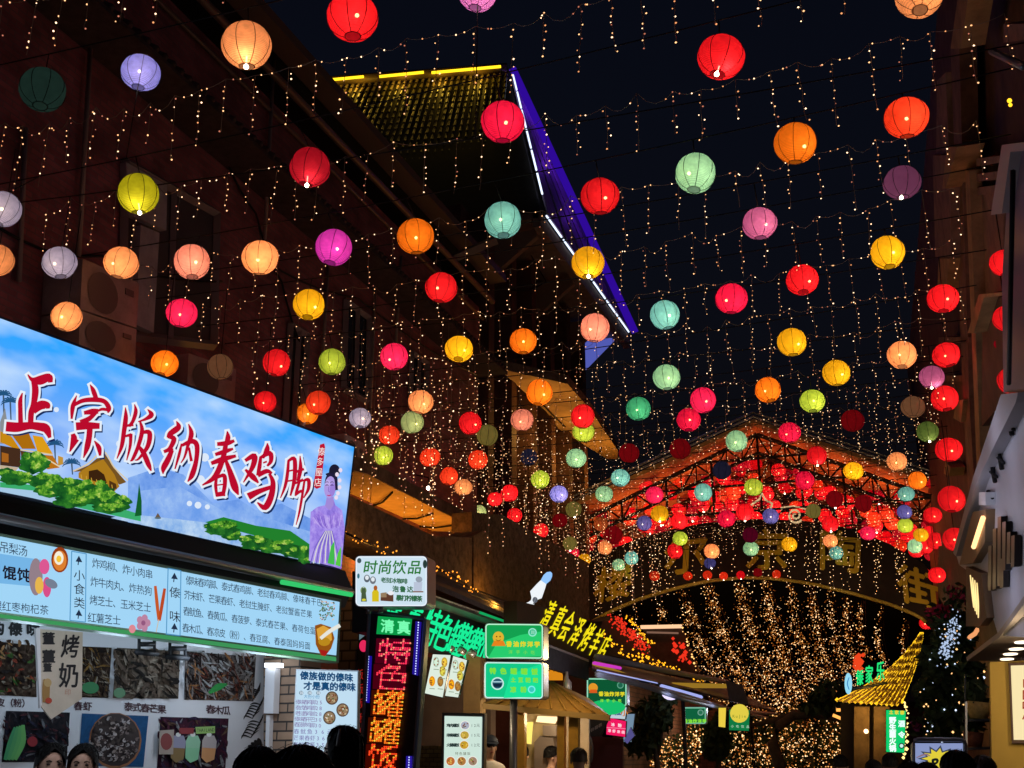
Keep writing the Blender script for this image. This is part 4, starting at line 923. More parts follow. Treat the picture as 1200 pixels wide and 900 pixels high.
# hanging picture menus and standing menu
for px, lab in (([(507,766),(529,767),(519,818),(497,813)], 'left half of the pair of slanted lit picture menus under the green characters'), ([(531,768),(548,773),(537,818),(521,816)], 'right half of the pair of slanted lit picture menus under the green characters')):
    pl = PV(13.0); o = empty('picture_menu', pl.at(*px[3]), lab, 'picture menu', 'lit picture menus of the claypot stall'); g = MB(); g.slab(pl, px, .05); g.build('panel', BLACK, o); p = Print(pl, .004)
    cx = sum(q[0] for q in px)/4; cy = sum(q[1] for q in px)/4
    p.poly([(cx+(x-cx)*.95, cy+(y-cy)*.97) for x, y in px], E1_((222,236,222)))
    for u, v, c in ((.28,.2,(180,200,180)),(.72,.2,(205,170,60)),(.28,.68,(235,150,20)),(.72,.68,(150,110,50)),(.72,.42,(190,180,70))):
        x = px[0][0]+(px[1][0]-px[0][0])*u+(px[3][0]-px[0][0])*v; y = px[0][1]+(px[1][1]-px[0][1])*u+(px[3][1]-px[0][1])*v
        p.ell(x, y, 3.6, 6, E1_(c)); p.ell(x, y, 2.2, 4, E1_(tuple(min(255, int(q*1.2)) for q in c)))
        for k in range(5): p.ell(x+random.uniform(-2.5,2.5), y+random.uniform(-4,4), .9, 1, E1_((150,90,40)), 6)
        p.line([(x-3,y+8.5),(x+3,y+9)], .8, E1_((130,150,120)))
    p.build('print', o)
pl = PV(12.6); o = empty('menu_stand', pl.at(543,980), 'upright silver-framed lit menu stand with round dish pictures by the brick counter', 'menu stand'); g = MB(); g.slab(pl, [(518,835),(568,836),(566,985),(516,985)], .08); g.build('frame', dif((.5,.55,.55), .3, .7), o); p = Print(pl, .004)
p.poly([(521,839),(565,840),(563,980),(519,980)], E1_((205,228,216)))
for k, (x, y, c) in enumerate(((545,850,(170,175,190)),(544.5,861.5,(190,160,60)),(544,873,(200,155,40)),(528,892,(190,105,50)),(541,892,(175,120,60)),(554,892,(160,130,110)))):
    p.ell(x, y, 6, 5.5 if k < 3 else 6, E1_((235,235,225))); p.ell(x, y, 5, 4.6 if k < 3 else 5, E1_(c))
    for q in range(7): p.ell(x+random.uniform(-3,3), y+random.uniform(-2.5,2.5), 1, .8, E1_(random.choice(((120,60,30),(225,190,90),(90,110,50)))), 6)
for y, a, b in ((850,'鸡肉罐饭','12元'),(861.5,'排骨罐饭','15元'),(873,'火腿罐饭','12元')):
    p.text(a, (525,y), (536,y), 4, E1_((30,45,45)), bold=.2); p.text(b, (553,y), (560,y), 4, E1_((60,70,70)))
p.text('特色罐饭', (535,883), (549,883), 3.6, E1_((90,90,60))); p.build('print', o)
# the two green light boxes
GB = PV(13.4); MOON = (200,245,225)
o, p = lightbox(GB, 568, 730, 637, 772, 4, .2, 'upper green light box with an orange bun picture, above another green box', (20,160,80), (190,250,215), k0=.01)
p.poly([(572,771),(582,754),(610,744),(634,740),(634,769)], E1_((40,205,110))); p.ell(584,747,6.5,7,E1_((225,180,50))); p.poly([(576,757),(579,751),(590,751),(593,757)], E1_((230,130,30))); p.ell(582,746,.9,.9,E1_((120,70,20))); p.ell(586,746,.9,.9,E1_((120,70,20))); p.stroke([(581,749.5,.6),(584,751,.8),(587,749.5,.6)], E1_((120,60,20)))
YT = E1_((225,215,40)); p.text('香油炸洋芋', (596,754.5), (629,755), 6.3, YT, bold=.35); p.text('洋芋小吃', (598,764), (624,764.5), 4.5, E1_((140,225,70))); p.ell(624,741,5,5,E1_((150,235,210))); p.ell(624,741,3.6,3.6,E1_((60,190,140))); p.text('回',(624,741),(624.1,741),4,E1_((200,250,230)))
p.build('print', o)
o, p = lightbox(GB, 567, 775, 637, 819, 4, .2, 'lower bright teal green light box with faint yellow characters and round seal', (20,200,135), (200,250,240), k0=.01)
p.poly([(590,818),(598,790),(634,778),(634,816)], E1_((25,225,150)))
YG = E1_((130,225,60)); p.text('特色罐罐饭', (577,786), (626,787), 7, YG, bold=.5); p.text('土豆粑粑', (601,796.5), (627,797), 5.5, YG, bold=.3); p.text('凉粉', (601,808), (613,808), 6.5, YG, bold=.4); p.ell(583,801,7.5,7.5,E1_((200,240,235))); p.ell(583,801,6,6,E1_((45,90,110))); p.poly([(578,801),(588,801),(587,805),(579,805)], E1_((20,40,60))); p.line([(578,799),(588,799)],1.2,E1_((180,220,230))); p.ell(623,808,4.5,4.5,E1_((120,240,235))); p.ell(623,808,3,3,E1_((60,200,190)))
p.build('print', o)
g = MB(); g.tube([GB.at(602,819,-.1), GB.at(601,990,-.1)], .05, n=8); g.build('post', GREYMET, o)
# yellow neon sign, stall three
stall3 = empty('food_stall', (-5.5, 17, 0), 'stall with yellow slanted neon characters above a dark valance', 'food stall')
g = MB(); g.slab(SP3, [(606,704),(640,712),(716,752),(716,785),(640,765),(606,755)], .2); g.build('fascia', dif((.03,.02,.015), .6), stall3)
p = Print(SP3, .01); YN = E1_((245,225,25), 1.05)
for ch, x, y, h in zip('清真会泽烤羊店', (641,653.5,664,676,687.5,698,708), (721,727,733,739.5,746,752,758), (34,34,33,32,31,30,28)): p.text(ch, (x,y), (x+.01,y), h, YN, wid=.28, shear=.5, vert=.3, bold=.3)
p.build('neon_characters', stall3)
g = MB(); g.slab(PU(-4.9), [(637,754),(690,774),(690,797),(637,781)], .06); g.build('valance', dif((.05,.05,.055), .8, 0, .3, 12), stall3)
g = MB(); g.slab(PU(-4.88), [(637,753),(690,773),(690,775.5),(637,755.5)], .08); g.build('valance_rail', dif((.35,.33,.32), .5), stall3)
BW = PV(19.5); g = MB(); g.slab(BW, [(575,735),(700,775),(705,1000),(575,1000)], .2); g.build('back_wall', dif((.1,.04,.045), .7, 0, .3, 2), stall3)
# white bottle-shaped light
BP = PVr(632, 700, 16.5, 0); o = empty('bottle_light', BP.at(617,724), 'white bottle-shaped lit sign with pale blue tip', 'lit sign')
def tilt(px, rad, nm, mat, par): g = MB(); g.tube([BP.at(*q) for q in px], rad, n=10); return g.build(nm, mat, par)
tilt([(618,720),(621,710),(628,697),(634,687),(637,682)], [.06,.085,.1,.07,.05], 'bottle', emi((240,245,250), 1.0), o); tilt([(637,682),(641,677),(644,673),(646,671)], [.05,.065,.05,.02], 'tip', emi((150,200,255), 1.0), o)
tilt([(612,728),(616,722),(619,718)], [.1,.1,.06], 'base', emi((190,190,185), .7), o); p = Print(BP.off(.1)); p.ell(627,703,3,3.5,E1_((90,95,105))); p.line([(625,708),(628,700)],1,E1_((120,125,135))); p.build('print', o)
# kiosk cart with golden canopy
CV = 14.0
kio = empty('food_kiosk', (-4.5, CV+.6, 0), 'small food kiosk with golden canopy and lit glass window', 'kiosk'); GOLDW = dif((.36,.2,.045), .55, .1, .35, 5)
A = PV(CV); Bk = PV(CV+1.6)
g = MB(); a0, a1, a2, a3 = A.at(566,824), A.at(714,838), Bk.at(690,818), Bk.at(600,812); tp = PV(CV+.8).at(648,799); tp2 = PV(CV+.8).at(636,799)
g.add([a0,a1,a2,a3,tp,tp2], [(0,1,4,5),(1,2,4),(2,3,5,4),(3,0,5)])
for k in range(1, 9):
    t = k/9; q0 = a0.lerp(a1, t)+Vec((0,-.012,.012)); q1 = tp2.lerp(tp, t)+Vec((0,-.012,.012)); g.tube([q0, q0.lerp(q1,.97)], .014, n=4)
g.build('canopy', GOLDW, kio)
g = MB(); g.prism([a0+Vec((0,-.01,0)), a1+Vec((0,-.01,0)), a1+Vec((0,-.01,-.07)), a0+Vec((0,-.01,-.07))], (0,.06,0)); g.build('canopy_edge', dif((.4,.26,.1), .5), kio)
for x, w in ((610,4.5),(657,4),(672,5.5)):
    g = MB(); g.slab(A, [(x-w,830),(x+w,830),(x+w-1,1000),(x-w-1,1000)], .1, off=-.08); g.build('post', dif((.5,.27,.04), .5, .1, .25, 5), kio)
g = MB(); g.slab(Bk, [(600,836),(690,838),(690,1000),(600,1000)], .06); g.build('back_panel', dif((.5,.38,.24), .5, 0, .2, 3), kio)
g = MB(); g.slab(PV(CV+1.4), [(614,846),(624,846),(622,872),(613,871)], .03); g.build('lit_panel', emi((250,225,110), 1.2), kio)
g = MB(); g.slab(PV(CV+1.4), [(630,839),(654,840),(650,848),(628,846)], .03); g.build('lamp_tube', emi((255,225,170), 1.6), kio)
g = MB(); g.slab(PV(CV+1.35), [(626,870),(633,862),(648,864),(652,900),(626,900)], .2); g.slab(PV(CV+1.3), [(636,850),(652,850),(652,863),(636,862)], .25); g.build('pots', dif((.25,.2,.17), .35, .4), kio)
g = MB(); g.slab(A, [(606,925),(676,925),(676,1000),(606,1000)], 1.5, off=-.1); g.build('counter', dif((.3,.2,.1), .5), kio)
lamp('kiosk_lamp', 'POINT', PV(CV+.7).at(640,842), 22, (1,.8,.5), kio, .1)
lamp('kiosk_lamp', 'POINT', PV(CV-.5).at(650,770), 26, (1,.7,.3), kio, .1)
# little crown ornaments and bell over the kiosk
o = empty('crown_ornament', PV(16).at(648,796), 'small golden crown-shaped ornament row above the kiosk canopy', 'ornament'); g = MB()
for k in range(4): x = 641+5*k; g.slab(PV(16), [(x-2.4,797),(x-2.4,787+k),(x,781+k),(x+2.4,788+k),(x+2.4,797)], .05)
g.build('crown', emi((225,140,25), .9), o)
o = empty('bottle_ornament', PV(16).at(665,814), 'pale metal bottle standing above the kiosk canopy', 'bottle'); g = MB(); g.tube([PV(16).at(665,814), PV(16).at(665,800), PV(16).at(664,795), PV(16).at(664,787)], [.06,.06,.03,.02], n=10); g.build('bottle', dif((.6,.55,.5), .3, .3), o)
# lit things around the third stall
G3 = PV(18)
o, p = lightbox(G3, 687, 794, 735, 828, 3, .15, 'dark green light box with orange bun picture beside a pink sign', (12,85,50), (150,225,190), k0=.01)
p.ell(711,829,22,9,E1_((25,190,105))); p.ell(695,806,5.5,5.5,E1_((225,150,40))); p.poly([(690,812),(692,808),(699,808),(700,812)], E1_((215,90,30))); p.text('香油炸洋芋', (704,813), (729,813.5), 5.2, YT, bold=.3); p.text('洋芋小吃', (705,821), (726,821), 3.6, YG, bold=.2); p.ell(727,803,4,4,E1_((90,160,130))); p.ell(727,803,2.8,2.8,E1_((30,100,75)))
p.build('print', o)
def flatsign(pl, px, face, texts, label, name='lit_sign', cat='sign', t=.06, extra=None):
    o = empty(name, pl.at(*px[-1]), label, cat); g = MB(); g.slab(pl, px, t); g.build('panel', BLACK, o); p = Print(pl, .003)
    cx = sum(q[0] for q in px)/len(px); cy = sum(q[1] for q in px)/len(px); p.poly([(cx+(x-cx)*.96, cy+(y-cy)*.96) for x, y in px], face)
    for tx in texts: p.text(tx[0], tx[1], tx[2], tx[3], tx[4], bold=.25, vert=(tx[5] if len(tx) > 5 else None))
    if extra: extra(p)
    p.build('print', o); return o
flatsign(PV(18.2), [(703,827),(735,828),(733,843),(704,841)], E1_((190,205,215)), [('炸洋芋凉面',(707,834.5),(725,835),6,E1_((50,90,130))),('小',(731,835),(731.1,835),8,E1_((200,120,40)))], 'narrow pale sign strip with blue characters under the dark green light box')
flatsign(PV(18.4), [(711,840),(734,845),(733,864),(710,861)], E1_((240,25,95)), [('冰粉',(718,849),(726,850),4,E1_((255,215,225))),('凉虾米线',(714,856),(730,858),3.5,E1_((255,200,215)))], 'small bright pink sign beside the dark green light box', extra=lambda p: p.line([(711,852.5),(733,854)], 1.1, E1_((250,120,160))))
flatsign(PV(17.4), [(689,845),(715,838),(704,863),(684,863)], dif((.05,.045,.05), .4), [('价目表',(694,855),(703,850),4,dif((.4,.36,.34),.5))], 'dark tilted menu panel under the right end of the kiosk canopy')
o = empty('door_panel', PV(19).at(695,980), 'dark red door panels with a round gate shape behind the pink sign', 'door'); g = MB(); g.slab(PV(19), [(692,862),(730,866),(728,1000),(690,1000)], .06); g.build('leaf', dif((.12,.035,.045), .5), o); g = MB(); g.tube([PV(18.9).at(686+8*math.sin(k*PI/10), 880-20*math.cos(k*PI/10)) for k in range(11)], .03, n=5); g.build('hoop', GREYMET, o)
flatsign(PV(20), [(733,836),(744,836),(740,870),(730,870)], emi((130,160,185), .75), [], 'tall narrow pale blue lit panel left of the dark leafy tree')
flatsign(PV(19), [(739,852),(744,862),(735,872),(731,868)], emi((105,100,170), .6), [], 'small purple lit flag below the tall pale panel')
# long awning with tubes
aw = empty('tarp_awning', (-5.2, 24, 0), 'long dark tarp awning with yellow beam and bluish tube lights running towards the arch', 'awning')
g = MB(); P5 = [SP3.at(*q) for q in ((694,772),(800,795),(852,806),(872,818))]; P6 = [PU(-4.4).at(*q) for q in ((694,783),(800,806),(880,826),(927,838))]
vs = P5+P6; g.add([v+Vec((0,0,h)) for h in (0,-.04) for v in vs], [(0,1,5,4),(1,2,6,5),(2,3,7,6),(8,9,13,12),(9,10,14,13),(10,11,15,14)]); g.build('tarp', dif((.06,.07,.11), .5, 0, .3, 4), aw)
g = MB()
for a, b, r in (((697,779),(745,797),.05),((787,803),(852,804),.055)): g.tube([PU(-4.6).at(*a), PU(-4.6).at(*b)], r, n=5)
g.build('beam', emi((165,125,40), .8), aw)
g = MB(); g.tube([PU(-4.5).at(700,786), PU(-4.5).at(770,801)], .018, n=5); g.tube([PU(-4.4).at(775,804), PU(-4.4).at(822,817)], .035, n=5); g.build('light_tube', emi((165,175,240), 1.0), aw)
g = MB(); g.tube([PU(-4.4).at(696,777), PU(-4.4).at(727,783)], .025, n=5); g.build('pink_tube', emi((215,60,200), .9), aw)
g = MB(); g.tube([PU(-4.35).at(700,790), PU(-4.35).at(800,815), PU(-4.35).at(860,833), PU(-4.35).at(925,838)], .05, n=5); g.build('lower_rail', dif((.3,.33,.45), .45), aw)
g = MB(); g.tube([PU(-4.95).at(699,770), PU(-4.95).at(780,786), PU(-4.95).at(852,799)], .06, n=6); g.build('upper_rail', dif((.25,.28,.42), .45), aw)
g = MB(); g.tube([PU(-4.3).at(735,797), PU(-4.3).at(800,819), PU(-4.3).at(905,843)], .045, n=6); g.build('lower_beam', dif((.2,.22,.32), .5), aw)
for x, y in ((720,795),(800,822),(850,832)): lamp('awning_light', 'POINT', PU(-4.0).at(x,y), 7, (.75,.8,1), aw, .08)
for x, y in ((800,815),(880,835)): g = MB(); q = PU(-4.4).at(x,y); g.tube([q, (q.x,q.y,0)], .04, n=6); g.build('post', IRON, aw)
g = MB(); g.slab(PV(24.5), [(850,797),(870,803),(877,825),(855,822)], .1); g.build('end_flap', dif((.07,.06,.075), .8, 0, .3, 6), aw)
o = empty('globe_lamp', PV(21).at(786,822), 'white half-dome lamp under the long awning', 'lamp'); g = MB(); q = PV(24.5).at(786,812); g.ball(q, (.2,.2,.15)); g.build('globe', emi((225,215,255), 1.2), o); g = MB(); g.tube([q, q+Vec((0,0,.45))], .02, n=5); g.build('cord', CABLE, o)
o, p = lightbox(PV(23.5), 800, 828, 828, 849, 2, .12, 'small dark green light box with cut corner below the long awning', (15,95,60), (120,190,160)); p.text('香油炸洋芋', (803,845), (825,845), 4.6, YG, bold=.3); p.ell(821,835,3.6,3.6,E1_((110,160,140))); p.ell(821,835,2.4,2.4,E1_((40,110,80))); p.build('print', o)
flatsign(PV(23), [(842,829),(851,829),(850,853),(842,852)], E1_((235,205,70)), [], 'plain narrow yellow lit panel between the two far green signs')
def yl(p):
    p.ell(866.5,836,11,11,E1_((225,205,70))); p.text('KuJie', (860,839), (873,839), 4.6, E1_((90,120,40))); p.text('小吃饮品', (858,851), (876,851.5), 3.2, E1_((200,235,210)))
flatsign(PV(26), [(854,831),(879,832),(878,857),(854,856)], E1_((15,120,65)), [], 'green square sign with a big yellow disc', extra=yl)
o = empty('shop_wall', PU(-6.4).at(790,960), 'dim brick shop wall behind the far stalls under the long awning', 'wall'); g = MB(); g.slab(PU(-6.4), [(728,800),(850,822),(850,980),(728,1000)], .2); g.build('masonry', brick((.3,.16,.11), (.2,.11,.08), (.1,.07,.06), 'u', .3, .1), o)
lamp('shop_fill_light', 'POINT', PU(-5.6).at(775,838), 16, (1,.7,.4), o, .1); lamp('shop_fill_light', 'POINT', PU(-5.6).at(825,850), 16, (1,.65,.35), o, .1)  # added warm lights to brighten the shop wall
# far Chinese roofs with lights
o = empty('tiled_pavilion', PV(30).at(735,790), 'dark tiled stall roof edged with a thick red light garland', 'pavilion'); g = MB(); g.slab(PU(-7), [(706,728),(722,722),(776,780),(700,765)], .4); g.build('roof', dif((.05,.04,.03), .8, 0, .4, 8), o); g = MB(); g.slab(PU(-7.2), [(690,735),(776,780),(780,800),(690,790)], .3); g.build('wall', dif((.08,.05,.03), .8), o)
REDL = emi((235,50,28), 1.1, False)
rope('light_garland', [PU(-6.8).at(*q) for q in ((718,726),(732,737),(745,749),(757,762))], .026, REDL, 'thick red light garland on the dark tiled roof', per=.02, jit=.13)
rope('light_garland', [PU(-6.9).at(*q) for q in ((735,722),(748,738),(758,750),(766,756))], .025, AMBERS, 'thin amber light garland beside the thick red one', per=.07, jit=.05)
o = empty('small_pavilion', PV(34).at(790,790), 'small far pavilion outlined by a warm ridge tube and dotted lights', 'pavilion'); PV4 = PV(34)
g = MB(); g.prism([PV4.at(752,734), PV4.at(799,733), PV4.at(818,788), PV4.at(770,790)], (0,2.2,-1)); g.build('roof', dif((.05,.035,.03), .8, 0, .4, 6), o)
g = MB(); g.tube([PV4.at(751,735,.1), PV4.at(799,734,.1)], .06, n=5); g.build('ridge_tube', emi((250,195,150), 1.2), o)
g = MB(); g.tube([PV4.at(758,741,.1), PV4.at(795,742,.1)], .03, n=5); g.build('lower_tube', emi((150,110,90), .7), o)
rope('light_garland', [PV4.at(*q,.15) for q in ((799,734),(808,760),(817,787))], .03, emi((255,190,110), 2.0, False), 'dotted warm lights down the right edge of the small far pavilion', per=.1, jit=.03)
rope('light_garland', [PV4.at(*q,.2) for q in ((793,750),(798,762),(804,775))], .06, REDL, 'red light cluster hanging on the small far pavilion', per=.03, jit=.16)
for x0, y0, x1, y1, lab in ((960,778,972,776,'a'),): pass

# ============================================================ RIGHT SIDE OF THE STREET
a_ = math.radians(2.5); dR = Vec((-math.sin(a_), math.cos(a_), 0)); nR = Vec((-dR.y, dR.x, 0))
RP = Plane(dep(1193,461,10), nR); RB = RP.off(-.55)
rb = empty('timber_building', (3, 20, 0), 'dark brown timber building with jutting eaves along the right edge', 'building')
TIMB = [dif((.2,.1,.06), .7, 0, .45, 3), dif((.1,.05,.035), .7, 0, .45, 3), dif((.38,.22,.1), .7, 0, .4, 3), dif((.26,.15,.11), .7, 0, .4, 3)]
g = MB(); q0 = RB.p + dR*-12; q1 = RB.p + dR*24; q0.z = q1.z = 0
g.prism([q0, q1, q1+Vec((8,0,0)), q0+Vec((8,0,0))], (0,0,13)); g.build('wall', TIMB[1], rb)
def beamR(px, t, mat, nm='post', off=0.0):
    g = MB(); g.slab(RB, px, t, off=off); return g.build(nm, mat, rb)
beamR([(1122,0),(1134,0),(1126,57),(1114,57)], .25, TIMB[2], 'eave_board', .45)
beamR([(1114,57),(1124,57),(1136,470),(1146,640),(1138,640),(1128,460)], .2, TIMB[0], 'post', .3)
beamR([(1131,200),(1136,200),(1150,560),(1145,560)], .14, TIMB[2], 'post', .33)
beamR([(1093,182),(1113,182),(1115,302),(1096,302)], .3, TIMB[3], 'eave_panel', .42)
beamR([(1110,172),(1122,172),(1108,221),(1104,221)], .3, TIMB[2], 'eave_board', .5)
beamR([(1098,95),(1108,85),(1112,180),(1097,180)], .3, TIMB[3], 'eave_panel', .36)
beamR([(1100,303),(1113,303),(1108,345),(1098,345)], .3, TIMB[2], 'eave_board', .44)
beamR([(1135,222),(1176,222),(1176,340),(1140,350)], .15, TIMB[3], 'wall_panel', .2)
beamR([(1176,28),(1200,28),(1200,47),(1176,50)], .2, TIMB[3], 'shelf', .4)
for y in (186, 204, 220):
    beamR([(1144,y),(1175,y-4),(1175,y+6),(1144,y+9)], .2, TIMB[3], 'bracket', .25)
beamR([(1147,345),(1180,342),(1178,346),(1153,349),(1141,390),(1134,390)], .3, TIMB[2], 'window_frame', .45)
beamR([(1152,350),(1180,348),(1176,470),(1150,500)], .1, TIMB[1], 'window', .3)
beamR([(1098,440),(1130,440),(1130,447),(1098,447)], .25, TIMB[0], 'ledge', .3); beamR([(1100,395),(1135,395),(1135,402),(1100,402)], .25, TIMB[0], 'ledge', .3)
beamR([(1121,470),(1129,468),(1126,495),(1117,490)], .25, TIMB[2], 'bracket', .36); beamR([(1108,540),(1114,548),(1112,558),(1106,555)], .25, TIMB[2], 'bracket', .3)
g = MB(); g.tube([RB.at(1162,60,.6), RB.at(1200,78,.6)], .03, n=6); g.build('rod', GREYMET, rb)
beamR([(1100,640),(1140,640),(1135,760),(1098,760)], .2, TIMB[1], 'wall_panel', .12)
lamp('small_lamp_glow', 'POINT', RB.at(1184,118,.3), 1.2, (1,.6,.1), rb, .05)  # glow at the small yellow lamps built below
g = MB(); g.ball(RB.at(1183,118,.35), .022, n=8, m=6); g.ball(RB.at(1184,123,.35), .018, n=8, m=6); g.build('small_lamp', AMBER, rb)
# white framed panel of a roof terrace above the right edge
o = empty('terrace_screen', RP.at(1190,460), 'dark purple screen panel with pale frame above the white shop sign', 'screen'); FP = RP.off(.15)
g = MB(); g.slab(FP, [(1174,170),(1260,160),(1260,172),(1184,178),(1174,250),(1161,252)], .12); g.build('frame', dif((.5,.42,.42), .6), o)
g = MB(); g.slab(FP, [(1184,178),(1260,170),(1260,460),(1176,460),(1174,330)], .06, off=-.08); g.build('panel', dif((.16,.12,.2), .4), o)
g = MB(); g.tube([FP.at(1187,200,.03), FP.at(1182,450,.03)], .02, n=5); g.build('rail', BLACK, o)
# white shop sign box
sb = empty('shop_sign', RP.at(1160,740), 'big off-white shop sign box with black vertical bar logo at the right edge', 'shop sign')
g = MB(); g.slab(RP, [(1300,455),(1193,461),(1146,556),(1119,645),(1124,662),(1150,680),(1170,745),(1300,752)], .5); g.build('box', dif((.5,.5,.58), .55, 0, .06, 2), sb)
g = MB(); g.slab(RP, [(1193,460),(1173,462),(1140,560),(1117,648),(1120,652),(1146,562),(1190,472)], .3, off=.12); g.build('top_flange', dif((.42,.4,.44), .6), sb)
g = MB()
for x, y0, y1 in ((1158,640,692),(1163.5,620,690),(1169,606,686),(1174.5,612,668),(1180,624,660),(1185,628,664),(1172,655,688)):
    g.slab(RP, [(x,y0),(x+4,y0-1),(x+3.5,y1),(x-.5,y1+1)], .06, off=.07)
g.build('bar_logo', dif((.03,.022,.02), .3), sb)
for (x, y), L in (((1183,488),22),((1171,526),24),((1163,545),20),((1158,575),12)):
    g = MB(); g.tube([RP.at(x,y,.03), RP.at(x+1,y+L*.5,.03), RP.at(x+3,y+L,.03)], .025, n=5); g.tube([RP.at(x-2,y+L*.4,.03), RP.at(x+5,y+L*.7,.03)], .02, n=5); g.build('thin_letter', BLACK, sb)
g = MB(); g.slab(RP, [(1147,577),(1155,577),(1155,592),(1147,592)], .12, off=.1); g.build('floodlight', WHITE, sb)
for x, y, e_ in ((1182,505,9),(1166,600,7),(1188,690,9)): lamp('sign_fill_light', 'POINT', RP.at(x,y)+nR*.75, e_, (.74,.78,1), sb, .15)  # added lights in place of the ambient brightness on the sign face
# soffit with downlights, yellow wall and poster
SZ = PZ(RP.at(1171,747).z-.02)
o = empty('shop_canopy', SZ.at(1165,760), 'flat beige canopy with four downlights under the white sign box', 'canopy')
g = MB(); a, b, c, d = SZ.at(1172,744), SZ.at(1300,752), SZ.at(1300,785), SZ.at(1128,780); 
q1 = SZ.at(1171,747); q2 = SZ.at(1133,775); g.prism([Vec((q1.x+.1,8,q1.z)), q1, q2, q2+Vec((4,0,0)), Vec((q1.x+4,8,q1.z))], (0,0,.06)); g.build('soffit', dif((.42,.34,.27), .7), o)
for x, y in ((1198,752),(1191,760),(1184,766),(1180,772)):
    q = SZ.at(x,y); m = MB(); m.prism([q+Vec((.09*math.cos(k*PI/8), .16*math.sin(k*PI/8), -.012)) for k in range(16)], (0,0,.01)); m.build('downlight', emi((255,235,205), 2.5), o)
for x, y in ((1.0, 12.4), (1.5, 13.7)): lamp('downlight_beam', 'POINT', (x, y, 2.3), 30, (1,.84,.6), o, .08)
YP = PV(14.6)
o = empty('yellow_wall', YP.at(1180,1000), 'mustard yellow shop wall carrying a lit poster at the right edge', 'wall'); g = MB(); g.slab(YP, [(1160,776),(1290,770),(1290,1010),(1165,1010)], .3); g.build('wall', dif((.6,.36,.06), .8, 0, .06, 2), o)
o = empty('wall_poster', YP.at(1192,870), 'pale yellow lit poster in a brown frame on the mustard wall', 'poster'); g = MB(); g.slab(YP, [(1182,777),(1285,774),(1285,872),(1186,871)], .05, off=.06); g.build('frame', dif((.12,.06,.03), .5), o)
p = Print(YP, .064); p.poly([(1184.5,780),(1283,777),(1283,868),(1188,867)], E1_((250,230,175)))
for k, ch in enumerate('巴国味小'): p.text(ch, (1203,801+k*13), (1203.1,801+k*13), 11, E1_((170,70,40)), bold=.5)
p.build('print', o)
# second smaller lit signs tucked along the facade
o = empty('edge_sign', RP.at(1140,650,.3), 'brown edge sign with one bright tube, just left of the white sign box', 'lit sign'); g = MB(); g.slab(RP.off(.1), [(1140,600),(1155,597),(1154,636),(1140,660),(1124,662)], .15); g.build('panel', dif((.25,.17,.1), .6), o); g = MB(); g.tube([RP.at(1152,607,.13), RP.at(1141,641,.13)], .03, n=6); g.build('light_tube', emi((255,190,130), 2.2), o)
o = empty('edge_sign', RP.at(1140,720,.1), 'narrow sign of glowing cream characters below the bright tube sign', 'lit sign'); Q = RP.off(.09); g = MB(); g.slab(Q, [(1132,664),(1150,672),(1156,724),(1148,734),(1132,734)], .1); g.build('panel', dif((.16,.1,.06), .6), o)
p = Print(Q, .004)
for k in range(4): p.stroke([(1137+k*2.6,674+k*3,1.2),(1139+k*2.4,692+k*5,2),(1141+k*1.8,712+k*4,1.2)], E1_((255,225,150), 1.3))
p.build('lettering', o)
g = MB(); g.tube([Q.at(1136,747,.05), Q.at(1142,743,.05), Q.at(1145,738,.05)], .03, n=5); tag(g.build('cable_lamp', emi((255,170,110), .9)), 'small orange lit hook lamp at the lower corner of the white sign box', 'lamp')
# thatched pavilion hung with yellow lights
TV = 24.0; TP = PV(TV)
tp = empty('thatched_pavilion', TP.at(1030,1000), 'small pavilion with sweeping thatched roof strung with yellow lights', 'pavilion')
LEFTC = [(1080,742),(1066,762),(1048,782),(1025,800),(1000,812),(981,820)]
ends = [(981,820),(988,821),(995,821.5),(1002,822),(1009,823),(1015,823),(1021,823.5),(1027,824),(1033,824.5),(1039,825),(1045,825.5),(1051,825),(1057,822)]
def strand(k, n=10):
    ex, ey = ends[k]; ax, ay = 1082-.3*(12-k), 741
    f = k/12; cx = ax+(ex-ax)*(.30+.25*f)+ (8*f); cy = ay+(ey-ay)*(.62-.12*f)
    out = []
    for i in range(n+1):
        t = i/n; out.append(((1-t)**2*ax+2*t*(1-t)*cx+t*t*ex, (1-t)**2*ay+2*t*(1-t)*cy+t*t*ey))
    return out
g = MB(); SB = [strand(k) for k in range(13)]
vs = [TP.at(x, y, -.1-.04*k) for k in range(13) for x, y in SB[k]]; fs = [(k*11+i, k*11+i+1, (k+1)*11+i+1, (k+1)*11+i) for k in range(12) for i in range(10)]
vs2 = [v+Vec((0,.12,-.02)) for v in vs]; nn = len(vs); g.add(vs+vs2, fs+[tuple(i+nn for i in f[::-1]) for f in fs]); g.build('thatch', dif((.2,.12,.04), .9, 0, .5, 14, .6), tp)
YL = emi((255,195,35), 1.6, False)
for k in range(13):
    for r in (0, .5):
        if k == 12 and r: continue
        A_ = SB[k]; B_ = SB[min(k+1,12)]; P = [TP.at(x+(X-x)*r, y+(Y-y)*r, -.02-.04*k) for (x, y), (X, Y) in zip(A_, B_)]
        m = MB()
        for i in range(10):
            for q in range(4):
                if random.random() < .1: continue
                m.octa(P[i].lerp(P[i+1], (q+random.random())/4)+Vec((random.uniform(-.006,.006),0,random.uniform(-.006,.006))), random.uniform(.01,.02))
        if not r: m.tube(P, .007, n=4); m.octa(P[-1], .045); tag(m.build('light_strand', YL, tp), kind=None)
for x in (1010, 1033): g = MB(); g.slab(TP, [(x-9,828),(x+9,828),(x+8,1000),(x-10,1000)], .3, off=-.3); g.build('post', dif((.2,.12,.06), .8, 0, .4, 4), tp)
